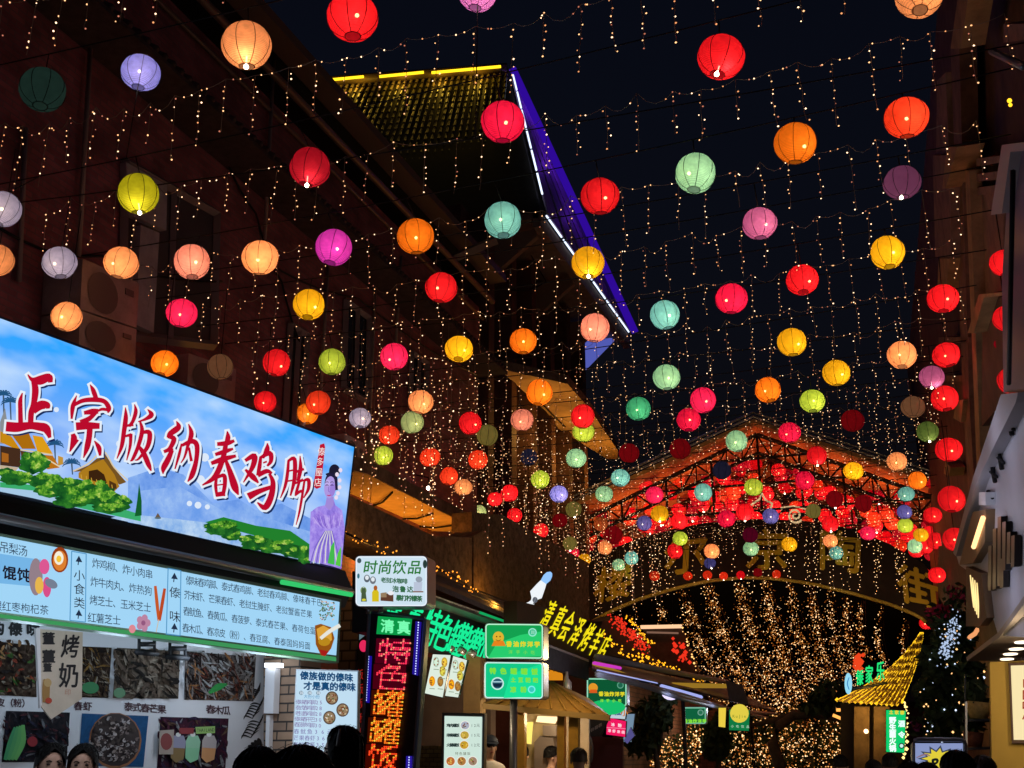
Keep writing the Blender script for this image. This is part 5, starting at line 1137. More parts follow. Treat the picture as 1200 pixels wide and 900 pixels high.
g = MB(); g.slab(TP.off(-.9), [(985,824),(1058,828),(1056,1000),(985,1000)], .1); g.build('back_wall', dif((.06,.04,.025), .8), tp)
tf = MB()
for _ in range(900):
    k = random.randrange(12); i = random.randrange(10); u_ = random.random(); (x, y), (X, Y) = SB[k][i], SB[k+1][min(i+1,10)]
    q = TP.at(x+(X-x)*u_, y+(Y-y)*u_, -.05-.04*k); (x2, y2) = SB[k][min(i+1,10)]; e_ = TP.at(x2+random.uniform(-3,3), y2+random.uniform(0,4), .0-.04*k); tf.tube([q, q.lerp(e_, .9)+Vec((0,-.05,0))], [.012,.003], n=3)
tag(tf.build('straw', dif((.42,.26,.07), .9, 0, .4, 9), tp), kind='stuff')
lamp('thatch_glow', 'POINT', TP.at(1040,790,.7), 16, (1,.66,.15), tp, .1); lamp('thatch_glow', 'POINT', TP.at(1010,812,.5), 6, (1,.66,.15), tp, .1)
lamp('pavilion_glow', 'POINT', TP.at(1015,838,.2), 10, (1,.6,.15), tp, .1); g = MB(); g.ball(TP.at(1015,857,.1), .045, n=8, m=6); g.build('star_lamp', emi((255,200,150), 4), tp)
NP = PV(TV-.3)
o = empty('neon_letters', NP.at(1020,812), 'row of upright green neon characters on the yellow-lit thatch', 'neon sign'); 
for ch, x, y, h in (('傣',1007,793,19),('家',1018,790,20),('乐',1031,786,22)): p = Print(NP, .01); p.text(ch, (x,y), (x+.1,y), h, E1_((35,225,120), 1.1), wid=.42, bold=.4); g2 = p.build('neon_character', o)
g = MB(); g.tube([NP.at(1000,808,-.05), NP.at(1040,800,-.05)], .03, n=5); g.build('rail', IRON, o)
o = empty('oval_sign', NP.at(994,815), 'pale blue glowing upright oval sign left of the green neon characters', 'lit sign'); g = MB(); g.prism([NP.at(994+4.3*math.cos(k*PI/12), 801+12.5*math.sin(k*PI/12)) for k in range(24)], (0,.08,0)); g.build('oval', emi((150,220,245), 1.0), o); p = Print(NP, .01); p.stroke([(995,794,1),(993,801,1.2),(995,808,1)], E1_((60,130,190))); p.build('print', o)
o = empty('fire_ornament', NP.at(1007,787), 'orange red glowing flame-shaped ornament above the green neon characters', 'ornament'); g = MB()
for k in range(60): g.octa(NP.at(1006+random.gauss(0,2.6), 776+random.uniform(-9,9))+Vec((0,random.uniform(-.1,.1),0)), random.uniform(.02,.05))
g.build('flame', emi((240,70,30), 1.0), o)
g = MB(); g.tube([PV(26).at(980,832), PV(26).at(998,832)], .035, n=5); g.tube([PV(26).at(976,838), PV(26).at(998,847)], .035, n=5); tag(g.build('tube_light', emi((255,170,80), 1.5)), 'two short warm tube lights left of the thatched pavilion post', 'tube light')
def hot(p):
    for k, ch in enumerate('野生菌火锅'): p.text(ch, (1045.5,844+k*8.2), (1045.6,844+k*8.2), 7.6, E1_((235,255,250), 1.1), bold=.45)
    for ch, y in (('酒',848),('令',861)): p.text(ch, (1056,y), (1056.1,y), 7.4, E1_((225,255,250), 1.1), bold=.4)
    p.text('土家寨', (1044,834.5), (1057,835), 4.5, E1_((225,215,60)), bold=.3); p.ell(1056.5,874,3.5,3.5,E1_((10,60,45))); p.ell(1056.5,874,2.2,2.2,E1_((200,245,230)))
flatsign(PV(TV-.6), [(1038,831),(1062,832),(1060,883),(1038,882)], E1_((15,205,110)), [], 'bright green vertical sign with white characters under the thatched pavilion', extra=hot)
rope('rope_light', [PV(TV-.5).at(*q) for q in ((1062,822),(1062,850),(1061,890))], .03, emi((255,220,130), 2.0, False), 'vertical warm light string right of the bright green sign', per=.05, jit=.04)
# tall plants on the right
random.seed(21)
tree(ground_at(1112,20), [blob(1118,740,20,24,28), blob(1105,775,20,26,26), blob(1128,790,20,24,26), blob(1098,815,20,26,24), blob(1130,830,20,24,24), blob(1110,850,20,28,22)], 'tall dark leafy tree with a few white lights between the pavilion and yellow wall', 130, size=.13, leaves=2600, trunk=.1, lmat=[emi((210,225,255), 2.0, False), emi((255,190,120), 2.0, False)], lr=.022)
o = empty('light_cluster', PV(19.6).at(1120,740), 'pale blue-white light cluster hanging at the top of the leafy tree', 'fairy lights'); m = MB()
for k in range(150):
    t = random.random(); m.octa(PV(19.4).at(1121-16*t+random.gauss(0,4), 722+50*t+random.gauss(0,6)), random.uniform(.008,.022))
tag(m.build('bulbs', emi((190,212,245), .9, False), o), kind='stuff')
def flowers(x, y, v, c, n, label):
    o = empty('flower_bunch', PV(v).at(x,y), label, 'flowers'); f = MB(); leafball(f, PV(v).at(x,y+2), (.28,.2,.22), 90, .08, LEAF); f.build('leaves', None, o); b = MB(); leafball(b, PV(v).at(x,y), (.27,.26,.17), n, .06, [c]); b.build('petals', None, o)
flowers(1104,718,20,dif((.5,.02,.09),.6),150,'crimson hanging flowers just right of the arch end'); flowers(1126,697,19,dif((.45,.03,.12),.6),70,'small crimson hanging flowers high at the foot of the edge signs'); flowers(1081,850,22,dif((.22,.03,.16),.6),110,'dim magenta flowers low beside the green vertical sign')
for (x, y, w, h, v, lab, c) in ((1147,832,13,20,16,'yellow woven planter on the upper dark shelf by the mustard wall',(.5,.33,.1)),(1141,866,12,17,16,'red-brown planter on the lower dark shelf by the mustard wall',(.2,.06,.03))):
    PP = PV(v); o = empty('planter', PP.at(x,y+h/2), lab, 'planter'); q = PP.at(x,y+h/2); tpz = PP.at(x,y-h/2); r = w*depth_of(q)/FPX; g = MB(); g.tube([q+Vec((0,.2,0)), tpz+Vec((0,.2,0))], [r*.8, r], n=16); g.build('pot', dif(c,.7,0,.3,20), o); f = MB(); leafball(f, tpz+Vec((0,.2,.1)), (r*1.1,r,.16), 60, .09, LEAF); f.build('plant', None, o)
o = empty('shelf_rack', PV(16).at(1145,1000), 'black metal plant shelf rack beside the mustard wall', 'shelf'); g = MB(); 
for y in (843, 876, 905): g.slab(PV(15.9), [(1128,y),(1162,y-1),(1162,y+2),(1128,y+3)], .5)
for x in (1130,1160): g.slab(PV(15.95), [(x,790),(x+2,790),(x+2,1000),(x,1000)], .05)
g.build('rack', IRON, o); g = MB(); g.slab(PV(15.7), [(1131,822),(1133.5,822),(1134,890),(1132,890)], .04); g.build('pole', dif((.55,.52,.48), .4, .5), o)
def py_(p):
    x = 1102; P = []
    for k in range(22):
        a = 2*PI*k/22; r = (20 if k % 2 else 12); P.append((x-3+r*1.2*math.cos(a), 889+r*.8*math.sin(a)))
    p.poly(P, E1_((60,70,90))); p.poly([(x-3+(px-x+3)*.8, 889+(py-889)*.78) for px, py in P], E1_((225,205,60)))
    p.text('PY', (1096,894), (1108,891), 15, E1_((25,30,30)), bold=.8)
    p.text('yu', (1122,880), (1128,878), 9, E1_((70,80,95)), bold=.4); p.stroke([(1074,888,1),(1084,884,2),(1090,886,1)], E1_((140,110,120)))
PYP = PV(11.2); o = empty('standing_sign', PYP.at(1100,1000), 'white standing sign with rounded silver frame and a yellow splash reading PY', 'standing sign')
g = MB(); g.tube([PYP.at(*q) for q in ((1070,990),(1070,872),(1072,868),(1076,866.5),(1126,867),(1130,869),(1131,873),(1131,990))], .022, n=6); g.build('frame', GREYMET, o); g = MB(); g.slab(PYP, [(1072,870),(1129,870),(1129,985),(1072,985)], .04); g.build('panel', BLACK, o); p = Print(PYP, .003); p.poly([(1072,871),(1129,871),(1129,984),(1072,984)], E1_((150,165,215), .8)); py_(p); p.build('print', o)

# ============================================================ LANTERNS
CN = {  # colour of the lit (or unlit) paper as seen: name, sRGB, glow, colour of the light through it
 'R':('bright red',(236,22,34)), 'RO':('orange-red',(238,62,28)), 'O':('orange',(247,124,16)), 'P':('peach',(247,158,98)), 'PP':('rosy peach',(236,142,120)),
 'Y':('yellow',(236,174,14)), 'L':('lime green',(176,196,62)), 'OL':('olive yellow',(165,158,14)), 'G':('emerald green',(62,165,120)), 'MI':('mint green',(150,200,158)),
 'T':('turquoise',(118,186,180)), 'PG':('pale green',(168,182,122)), 'LV':('lavender',(150,146,232)), 'GL':('greyish lavender',(150,140,165)), 'MV':('mauve',(186,92,140)),
 'M':('magenta',(204,52,176)), 'C':('crimson',(220,12,66)), 'PK':('hot pink',(240,32,92)), 'LP':('light pink',(228,130,205)), 'NL':('indigo blue',(92,88,160)), 'DC':('deep crimson',(172,8,34)),
 'XR':('unlit dark red',(96,6,12)), 'XB':('unlit dark blue',(26,26,44)), 'XT':('unlit dark green',(28,46,40)), 'XO':('unlit olive',(92,84,40)), 'XN':('unlit brown',(96,66,44)), 'XM':('unlit mauve',(96,52,78)), 'XP':('unlit maroon',(70,4,26)), 'BO':('dim rust orange',(150,66,26)), 'DG':('dark moss green',(84,104,44))}
# x, y, diameter in photo pixels, colour, b = bare bulb shows under it
LN = [(413,20,60,'R',0),(289,53,57,'P',1),(560,-10,46,'LP',0),(845,67,55,'R',1),(1077,-7,56,'P',0),(1062,138,51,'RO',0),(932,168,49,'O',0),(815,203,47,'MI',0),(703,230,46,'R',0),(589,143,51,'C',0),(363,196,48,'DC',1),(162,227,47,'OL',1),(3,245,42,'GL',0),(165,85,45,'LV',0),(50,105,52,'XT',0),
(-3,305,37,'P',0),(70,308,39,'GL',0),(142,308,40,'P',0),(225,307,41,'PP',0),(305,302,43,'P',0),(391,290,43,'M',0),(487,277,43,'O',0),(589,258,43,'T',0),(1057,214,43,'XM',1),(890,262,41,'MV',0),(689,308,39,'Y',1),(1040,296,39,'Y',0),(940,328,38,'R',0),(857,350,38,'C',0),(517,337,38,'R',0),(779,369,35,'T',0),(362,357,37,'Y',0),(213,367,36,'PK',0),(78,371,35,'P',0),
(697,384,34,'PP',0),(928,401,34,'Y',0),(613,400,32,'O',0),(538,409,33,'Y',0),(462,418,33,'PK',0),(389,424,31,'L',0),(324,425,32,'R',0),(193,426,31,'O',0),(258,430,30,'XN',0),(1105,350,36,'R',0),(1109,416,32,'R',0),(1057,416,33,'P',0),(1092,442,29,'MV',1),(980,437,32,'Y',0),(781,442,32,'MI',0),(900,457,30,'O',0),(824,469,30,'PK',0),(952,470,29,'L',0),(1070,477,27,'XN',0),(1107,467,31,'R',0),(999,493,27,'XR',0),(1087,506,25,'DG',1),(748,479,29,'G',0),(807,492,28,'C',0),
(632,460,31,'O',0),(493,471,30,'P',0),(373,472,29,'RO',0),(360,485,26,'O',0),(311,471,26,'R',0),(422,490,26,'GL',0),(483,495,27,'PG',0),(456,510,25,'RO',0),(551,496,27,'R',0),(612,492,27,'PP',0),(571,510,25,'XO',0),(683,488,28,'R',0),(684,506,26,'L',0),(449,534,23,'L',0),(504,536,24,'RO',0),(560,539,23,'RO',0),(526,558,22,'RO',0),(543,571,21,'P',0),(675,537,24,'MI',0),(620,536,20,'XB',0),(737,531,24,'XR',0),(797,526,25,'XR',0),(863,517,25,'MI',0),(925,507,26,'C',0),(727,560,22,'T',0),(708,579,21,'MI',0),(633,562,22,'L',0),(655,579,21,'LV',0),(597,578,21,'R',0),(580,585,18,'R',0),(603,604,18,'R',0),(561,600,18,'PG',0),(634,622,18,'R',0),(672,597,19,'XO',1),(656,610,18,'XR',0),(668,637,17,'XO',1),(671,648,16,'C',0),(685,656,15,'Y',0),(709,642,17,'P',0),(704,614,17,'BO',0),(719,627,21,'XR',0),
(767,580,21,'PK',0),(846,551,22,'XB',0),(824,577,21,'T',0),(883,571,22,'L',0),(943,563,22,'C',0),(957,534,23,'R',1),(1000,552,23,'Y',0),(1051,541,23,'P',0),(1112,527,31,'R',0),(1075,563,21,'O',0),(1093,565,17,'R',0),(1115,585,31,'R',0),(1062,579,19,'T',0),(1060,600,17,'NL',0),(1061,616,18,'L',0),(1079,627,17,'Y',0),(1072,640,17,'MI',0),(1093,604,21,'R',0),(1096,634,20,'R',0),(1119,632,28,'R',0),
(773,602,21,'Y',1),(755,613,18,'NL',0),(796,611,20,'R',0),(851,608,21,'C',0),(873,600,21,'R',1),(903,605,19,'NL',0),(953,599,18,'XO',0),(978,585,20,'XR',1),(1012,590,20,'XR',0),(973,614,19,'R',1),(1017,625,18,'PK',0),
(797,631,18,'L',0),(791,646,18,'R',0),(777,666,16,'PK',0),(834,646,18,'P',0),(879,627,18,'XP',0),(880,643,18,'MI',0),(925,638,18,'Y',0),(973,634,17,'P',0),(980,648,16,'T',0),(989,656,16,'R',0),(740,654,16,'T',0),(725,662,15,'MI',0),(832,660,14,'NL',1),(818,667,16,'R',0),(857,667,16,'Y',0),(901,665,16,'T',0),(914,657,17,'RO',0),(944,661,16,'L',0),
(767,675,12,'RO',0),(789,679,12,'RO',0),(806,675,11,'RO',0),(829,674,11,'RO',1),(848,675,10,'RO',1),(868,674,10,'R',1),(888,671,11,'XR',0),(910,673,10,'RO',1),(929,669,13,'O',0),(951,668,11,'P',1),(971,663,12,'RO',1),(1011,659,11,'R',1),(1035,653,13,'R',1),(1055,650,11,'R',1),
(1082,673,16,'R',0),(1098,674,20,'R',0),(1084,701,17,'R',0),(1086,730,17,'R',0)]
def shade_mat(key, seed):
    nm, c = CN[key]; unlit = key[0] == 'X'
    m = bpy.data.materials.new('lantern_paper'); m.use_nodes = True; t = m.node_tree; L = t.links.new
    b = t.nodes['Principled BSDF']; out = t.nodes['Material Output']
    tc = t.nodes.new('ShaderNodeTexCoord'); sp = t.nodes.new('ShaderNodeSeparateXYZ'); L(tc.outputs['Object'], sp.inputs[0])
    wv = t.nodes.new('ShaderNodeMath'); wv.operation = 'MULTIPLY'; wv.inputs[1].default_value = 95; L(sp.outputs['Z'], wv.inputs[0])
    sn = t.nodes.new('ShaderNodeMath'); sn.operation = 'SINE'; L(wv.outputs[0], sn.inputs[0])
    mr = t.nodes.new('ShaderNodeMapRange'); mr.inputs[1].default_value = -1; mr.inputs[2].default_value = .2; mr.inputs[3].default_value = .72; mr.inputs[4].default_value = 1.0; L(sn.outputs[0], mr.inputs[0])
    nz = t.nodes.new('ShaderNodeTexNoise'); nz.inputs['Scale'].default_value = 3; L(tc.outputs['Object'], nz.inputs['Vector'])
    m2 = t.nodes.new('ShaderNodeMapRange'); m2.inputs[1].default_value = .3; m2.inputs[2].default_value = .7; m2.inputs[3].default_value = .82; m2.inputs[4].default_value = 1.08; L(nz.outputs['Fac'], m2.inputs[0])
    pq = t.nodes.new('ShaderNodeMath'); pq.operation = 'MULTIPLY'; L(mr.outputs[0], pq.inputs[0]); L(m2.outputs[0], pq.inputs[1]); oi = t.nodes.new('ShaderNodeObjectInfo'); m3 = t.nodes.new('ShaderNodeMapRange'); m3.inputs[3].default_value = .72; m3.inputs[4].default_value = 1.12; L(oi.outputs['Random'], m3.inputs[0]); pr_ = t.nodes.new('ShaderNodeMath'); pr_.operation = 'MULTIPLY'; L(pq.outputs[0], pr_.inputs[0]); L(m3.outputs[0], pr_.inputs[1])
    lc = lin(c)
    if unlit:
        t.nodes.remove(b); df = t.nodes.new('ShaderNodeBsdfDiffuse'); tr = t.nodes.new('ShaderNodeBsdfTranslucent'); mx = t.nodes.new('ShaderNodeMixShader')
        d = tuple(min(.8, v*2.6) for v in lc); df.inputs[0].default_value = (*d, 1); tr.inputs[0].default_value = (*d, 1)
        em = t.nodes.new('ShaderNodeEmission'); em.inputs[0].default_value = (*lc, 1); ad = t.nodes.new('ShaderNodeAddShader')
        # unlit paper given a glow of its own colour
        L(pr_.outputs[0], em.inputs[1]); L(df.outputs[0], mx.inputs[1]); L(tr.outputs[0], mx.inputs[2]); L(mx.outputs[0], ad.inputs[0]); L(em.outputs[0], ad.inputs[1]); L(ad.outputs[0], out.inputs[0])
    else:
        t.nodes.remove(b); em = t.nodes.new('ShaderNodeEmission'); em.inputs[0].default_value = (*lc, 1)
        k = t.nodes.new('ShaderNodeMath'); k.operation = 'MULTIPLY'; k.inputs[1].default_value = .48 ; L(pr_.outputs[0], k.inputs[0]); L(k.outputs[0], em.inputs[1])
        tp_ = t.nodes.new('ShaderNodeBsdfTransparent'); w = max(lc); tp_.inputs[0].default_value = (*[.45+.5*v/w for v in lc], 1)
        mx = t.nodes.new('ShaderNodeMixShader'); mx.inputs[0].default_value = .2; tl_ = t.nodes.new('ShaderNodeBsdfTranslucent'); tl_.inputs[0].default_value = (*[min(1, v*1.05+.012) for v in lc], 1); vm = t.nodes.new('ShaderNodeVectorMath'); vm.operation = 'SCALE'; vm.inputs[0].default_value = tuple(min(1, v*1.05+.012) for v in lc); L(pr_.outputs[0], vm.inputs['Scale']); L(vm.outputs[0], tl_.inputs[0]); ad = t.nodes.new('ShaderNodeAddShader'); L(em.outputs[0], ad.inputs[0]); L(tl_.outputs[0], ad.inputs[1]); L(ad.outputs[0], mx.inputs[1]); L(tp_.outputs[0], mx.inputs[2]); L(mx.outputs[0], out.inputs[0])
    return m
def lantern_shade(sd=0):
    rg = random.Random(sd); ph = [rg.uniform(0,6.28) for _ in range(6)]; dd = [(rg.uniform(0,6.28), rg.uniform(.7,2.4), rg.uniform(.02,.055)) for _ in range(5)]
    m = MB(); n, k = 32, 18; vs = []; fs = []
    a0 = .30
    for i in range(k+1):
        a = a0+(PI-2*a0)*i/k; rr = math.sin(a); z = math.cos(a)
        for q in range(n): t = 2*PI*q/n; rp = rr*(1-.010*math.cos(8*t)+.012*math.sin(2*t+ph[0])*math.sin(a)+.01*math.sin(3*t+2*a+ph[1])-sum(h*math.exp(-(((t-c_+PI) % (2*PI)-PI)**2+(a-b_)**2)/.12) for c_, b_, h in dd)); vs.append((rp*math.cos(t), rp*math.sin(t), z))
    for i in range(k):
        for q in range(n): fs.append((i*n+q, (i+1)*n+q, (i+1)*n+(q+1) % n, i*n+(q+1) % n))
    m.add(vs, fs, None, True); return m
def lantern_ribs(mb):
    a0 = .30
    for q in range(8):
        t = 2*PI*q/8; mb.tube([(1.004*math.sin(a)*math.cos(t), 1.004*math.sin(a)*math.sin(t), 1.004*math.cos(a)) for a in [a0+(PI-2*a0)*i/10 for i in range(11)]], .017, n=4, caps=False)
    for s_ in (1, -1):
        mb.tube([(.31*math.cos(2*PI*k/14), .31*math.sin(2*PI*k/14), s_*.955) for k in range(15)], .022, n=4, caps=False)
    return mb
RIBM = {}; SHD = {}; BLB = {}
BULBIN = emi((255,225,150), 22, False); BULBOUT = emi((255,236,200), 10, False)
mb = MB(); mb.ball((.25,-.35,-.22), .085, n=8, m=6); b_in = mb.mesh('bulb', BULBIN)
mb = MB(); mb.ball((.02,-.1,-1.02), .11, n=8, m=6); mb.tube([(.0,0,-.5),(.02,-.1,-.95)], .03, n=5); b_out = mb.mesh('bulb', BULBOUT)
mb = MB(); mb.ball((.1,-.1,-.2), .05, n=6, m=5); b_dim = mb.mesh('bulb', emi((160,110,70), 1, False))
for key, (nm, c) in CN.items():
    sm_ = shade_mat(key, 0); SHD[key] = [lantern_shade(i_).mesh('shade', sm_) for i_ in range(4)]
    RIBM[key] = lantern_ribs(MB()).mesh('rib_frame', dif(tuple(v*.25+.004 for v in lin(c)), .8))
BLD = {}
def bulb_light(r):
    k = round(r*50)
    if k not in BLD:
        d = bpy.data.lights.new('lantern_bulb', 'POINT'); d.energy = .78*(k/50/.19)**2; d.color = (1,.86,.66); d.shadow_soft_size = .03; BLD[k] = d
    return BLD[k]
def lantern(pos, r, key, bare, wire, label, group):
    o = empty('paper_lantern', pos, label, 'lantern', group)
    for nm, me in (('shade', random.choice(SHD[key])), ('rib_frame', RIBM[key]), ('bulb', b_dim if key[0] == 'X' and not bare else (b_out if bare else b_in))):
        c = bpy.data.objects.new(nm, me); COL.objects.link(c); c.parent = o
        c.scale = (r, r, r*SQ)
        c.rotation_euler = (TILT[0], TILT[1], SPIN)
    if key[0] != 'X' and r*FPX/max(depth_of(pos), 1) > 7.5:
        l = bpy.data.objects.new('bulb_light', bulb_light(r)); COL.objects.link(l); l.parent = o; l.location = (.22*r, -.3*r, (-.25 if not bare else -.6)*r)
    if wire:
        m = MB(); m.tube([Vec((0,0,r*SQ*.93)), wire-Vec(pos)], .006, CABLE, n=4); w = bpy.data.objects.new('hanging_wire', m.mesh('hanging_wire', CABLE)); COL.objects.link(w); w.parent = o
    return o
H = 6.8
random.seed(3)
# where each lantern hangs
LP3 = []
for x, y, d, k, b in LN:
    r = ray(x, y); D = (H-1.65)/r.z; dia = d*D/FPX
    if not (.31 < dia < .47): D = min(.385*FPX/d, 30.2); dia = d*D/FPX
    if (r*D).x < -7.8 and x < 345: D *= 7.8/abs((r*D).x); dia = d*D/FPX     # keep clear of the wall
    LP3.append((EYE+r*D, dia/2))
# rows of cables: neighbours along the street share one
idx = sorted(range(len(LN)), key=lambda i: LP3[i][0].y); rows = []; cur_ = []
for i in idx:
    if LP3[i][0].z < 6.3: continue
    if cur_ and (LP3[i][0].y - LP3[cur_[0]][0].y > .7): rows.append(cur_); cur_ = []
    cur_.append(i)
rows.append(cur_); hook = {}
mid_ = lambda r_: sum(LP3[i][0].y for i in r_)/len(r_)
for r_ in [q for q in rows if len(q) < 2]:
    rest = [q for q in rows if q is not r_ and len(q) > 1]; n_ = min(rest, key=lambda q: abs(mid_(q)-mid_(r_)))
    if abs(mid_(n_)-mid_(r_)) < .9: n_ += r_; rows.remove(r_)
RORD = ['first','second','third','fourth','fifth','sixth','seventh','eighth','ninth','tenth','eleventh','twelfth','thirteenth','fourteenth','fifteenth','sixteenth','seventeenth','eighteenth','nineteenth','twentieth','twenty-first','twenty-second','twenty-third','twenty-fourth','twenty-fifth','twenty-sixth','twenty-seventh','twenty-eighth','twenty-ninth','thirtieth','thirty-first','thirty-second','thirty-third','thirty-fourth','thirty-fifth','thirty-sixth']
def right_end(v): return Vec((1.35-.043*(v-10), v, 7.5))
for ri, row in enumerate(rows):
    row = sorted(row, key=lambda i: LP3[i][0].x); v = sum(LP3[i][0].y for i in row)/len(row)
    # a straight cable that best fits its lanterns, with a soft sag
    us = [LP3[i][0].x for i in row]; um = sum(us)/len(us); den = sum((q-um)**2 for q in us)
    sl = max(-.06, min(.06, sum((LP3[i][0].x-um)*(LP3[i][0].y-v) for i in row)/den)) if den > 4 else 0
    ue = right_end(v).x
    def cab(u): t = (u+8.8)/(ue+8.8); return Vec((u, v+sl*(u-um), 7.22-.1*4*t*(1-t)))
    P = [cab(-8.8+(ue+8.8)*k/24) for k in range(25)]
    for i in row: hook[i] = cab(LP3[i][0].x)
    m = MB(); m.tube(P, .007, n=4); o = m.build('overhead_cable', CABLE)
    tag(o, 'thin black cable carrying the %s row of lanterns from the front' % RORD[ri], 'cable', 'cables strung across the street')
# ------- words that single each lantern out
def side(dx, dy):
    if abs(dx) > 2.2*abs(dy): return 'right of' if dx > 0 else 'left of'
    if abs(dy) > 2.2*abs(dx): return 'below' if dy > 0 else 'above'
    return ('lower ' if dy > 0 else 'upper ') + ('right of' if dx > 0 else 'left of')
def an(w): return ('an ' if w[0] in 'aeiou' else 'a ')+w
def zone(x, y):
    if y > 500 and 690 < x < 1075: return 'before the gate'
    if x > 1080: return 'by the right facade'
    if x > 730 or (y < 60 and x > 380): return 'against the night sky'
    if x > 560 and y > 380: return 'near the gate side'
    if x < 300: return 'over the blue banner'
    return 'before the left buildings'
cand = []
for i, (x, y, d, k, b) in enumerate(LN):
    nm = CN[k][0]; nb = sorted((j for j in range(len(LN)) if j != i), key=lambda j: math.hypot(LN[j][0]-x, LN[j][1]-y))[:7]
    base = nm+' paper lantern'+(' with bare bulb below' if b and k[0] != 'X' else '')
    C_ = [base+' '+zone(x, y)]
    for j in nb[:4]: C_.append('%s %s the %s one' % (base, side(x-LN[j][0], y-LN[j][1]), CN[LN[j][3]][0]))
    for p_ in range(5):
        for q_ in range(p_+1, 6):
            j, l = nb[p_], nb[q_]
            C_.append('%s %s %s one, %s %s one' % (nm+' lantern', side(x-LN[j][0], y-LN[j][1]), an(CN[LN[j][3]][0]), side(x-LN[l][0], y-LN[l][1]), an(CN[LN[l][3]][0])))
    for p_ in range(4):
        for q_ in range(p_+1, 5):
            j, l = nb[p_], nb[q_]
            C_.append('%s %s %s one, %s %s one, %s' % (nm+' lantern', side(x-LN[j][0], y-LN[j][1]), an(CN[LN[j][3]][0]), side(x-LN[l][0], y-LN[l][1]), an(CN[LN[l][3]][0]), zone(x, y)))
    cand.append([c for c in C_ if len(c.split()) <= 16])
from collections import Counter
cnt = Counter(c for C_ in cand for c in set(C_))
lab = []
for i, C_ in enumerate(cand):
    u = [c for c in C_ if cnt[c] == 1]
    lab.append(u[0] if u else C_[-1])
for i, (x, y, d, k, b) in enumerate(LN):
    p, r = LP3[i]; SQ = .93 if i == 5 else random.uniform(.9, 1.02); TILT = (random.uniform(-.2,.2), random.uniform(-.22,.22)); SPIN = random.uniform(-1.3,1.3)
    wr = hook.get(i, None)
    if wr is None: wr = p+Vec((0,0,max(.4, min(1.2, 7.3-p.z))))
    if i not in hook and p.y > 29: wr = p+Vec((0,.2,.5))
    lantern(p, r, k, b, wr, lab[i], 'paper lanterns strung over the street')
# red lanterns hung on the right-hand building, half hidden by the shop sign
SQ = .95; TILT = (0,0)
for k, (x, y, d, lb) in enumerate(((1176,308,32,'highest red lantern half hidden by the dark purple screen at the right'),(1180,373,32,'red lantern half hidden by the purple screen, second from its top'),(1186,446,34,'red lantern half hidden just above the white shop sign'),(1172,403,14,'small dim red lantern between two half hidden ones by the purple screen'))):
    p = RP.off(-.22 if k != 3 else -.3).at(x, y); SPIN = k; lantern(p, d*depth_of(p)/FPX/2, 'R' if k != 3 else 'DC', 0, p+Vec((0,0,.6)), lb, 'red lanterns on the right-hand building')
# the glowing crowd of red lanterns under the roof of the gate
spots = []
for _ in range(6000):
    x = random.uniform(690,1092); y = random.uniform(536,668)
    lo = 618+.0009*(x-885)**2 if abs(x-885) < 190 else 655; hi = 538+.25*abs(x-885)
    if random.random() > (y-hi+22)/45: continue
    if not (hi < y < lo): continue
    v = random.choice((31.6,32.1,32.7,33.4,34.2,35,36)); p = PV(v).at(x, y)
    if p.z < 6.15: continue
    if all((p-q).length > .43 for q in spots): spots.append(p)
    if len(spots) >= 150: break
for p in spots:
    SQ = random.uniform(.92,1.12); SPIN = random.random()*3; TILT = (0,0)
    lantern(p, random.uniform(.17,.23), random.choice(('R','DC','R','R','DC','RO')), random.random() < .3, Vec((p.x, p.y, p.z+.6)), 'red round lantern in the glowing crowd under the peaked gate roof', 'red lanterns crowded under the gate roof')

# ============================================================ FAIRY LIGHTS ACROSS THE STREET
FB = [emi((255,190,130), 2.2, False), emi((250,165,105), 1.3, False), emi((255,210,165), 3.2, False), emi((235,140,110), .8, False), emi((255,190,130), 1.9, False)]
WIRE = dif((.3,.24,.2), .6)
random.seed(17)
vr = [5.6,7.15,8.75,10.3,11.8,13.1,14.4,15.7,16.9,18.1,19.1,20.1,21.0,21.9,22.8,23.7,24.5,25.3,26.1,26.9,27.7,28.5,29.3]
for ri, v in enumerate(vr):
    o = empty('icicle_lights', (-4, v, 7.5), 'warm icicle light string across the street, the %s from the front' % RORD[ri], 'fairy lights', 'icicle light strings across the street')
    w = MB(); b = MB(); u = -8.7; ue = right_end(v).x-.1; pu = None; far = v > 13
    z0 = 7.5+random.uniform(-.06,.06)
    while u < ue:
        t = (u+8.7)/(ue+8.7); z = z0-.12*4*t*(1-t)+random.uniform(-.05,.05); top_ = Vec((u, v+random.uniform(-.04,.04), z))
        if pu is not None:
            sg = random.choice((.02,.04,.07,.12)); w.tube([pu.lerp(top_, s_/4)-Vec((0,0,sg*4*(s_/4)*(1-s_/4))) for s_ in range(5)], .0035, n=3, caps=False)
            for _ in range(2): q = random.random(); b.octa(pu.lerp(top_, q)-Vec((0,0,sg*4*q*(1-q))), .0085, random.choice(FB))
        Ld = random.choice((.4,.5,.5,.55,.6,.65))*(1 if v < 20 else .8); zz = 0; P = [top_]; sw = random.uniform(-.05,.05)
        while zz < Ld:
            zz += random.uniform(.05,.085); P.append(top_+Vec((random.uniform(-.008,.008)+sw*zz, 0, -zz)))
            if random.random() < .86: b.octa(P[-1]+Vec((random.uniform(-.025,.025), random.uniform(-.02,.02), 0)), random.uniform(.006,.0105)*(.95 if v < 14 else .85), random.choice(FB))
        if not far or v < 20: w.tube(P[::2]+[P[-1]], .0035, n=3, caps=False)
        pu = top_; u += random.uniform(.24,.34)
    w.build('wire', WIRE, o, normals=False); tag(b.build('bulbs', None, o, normals=False), kind='stuff')
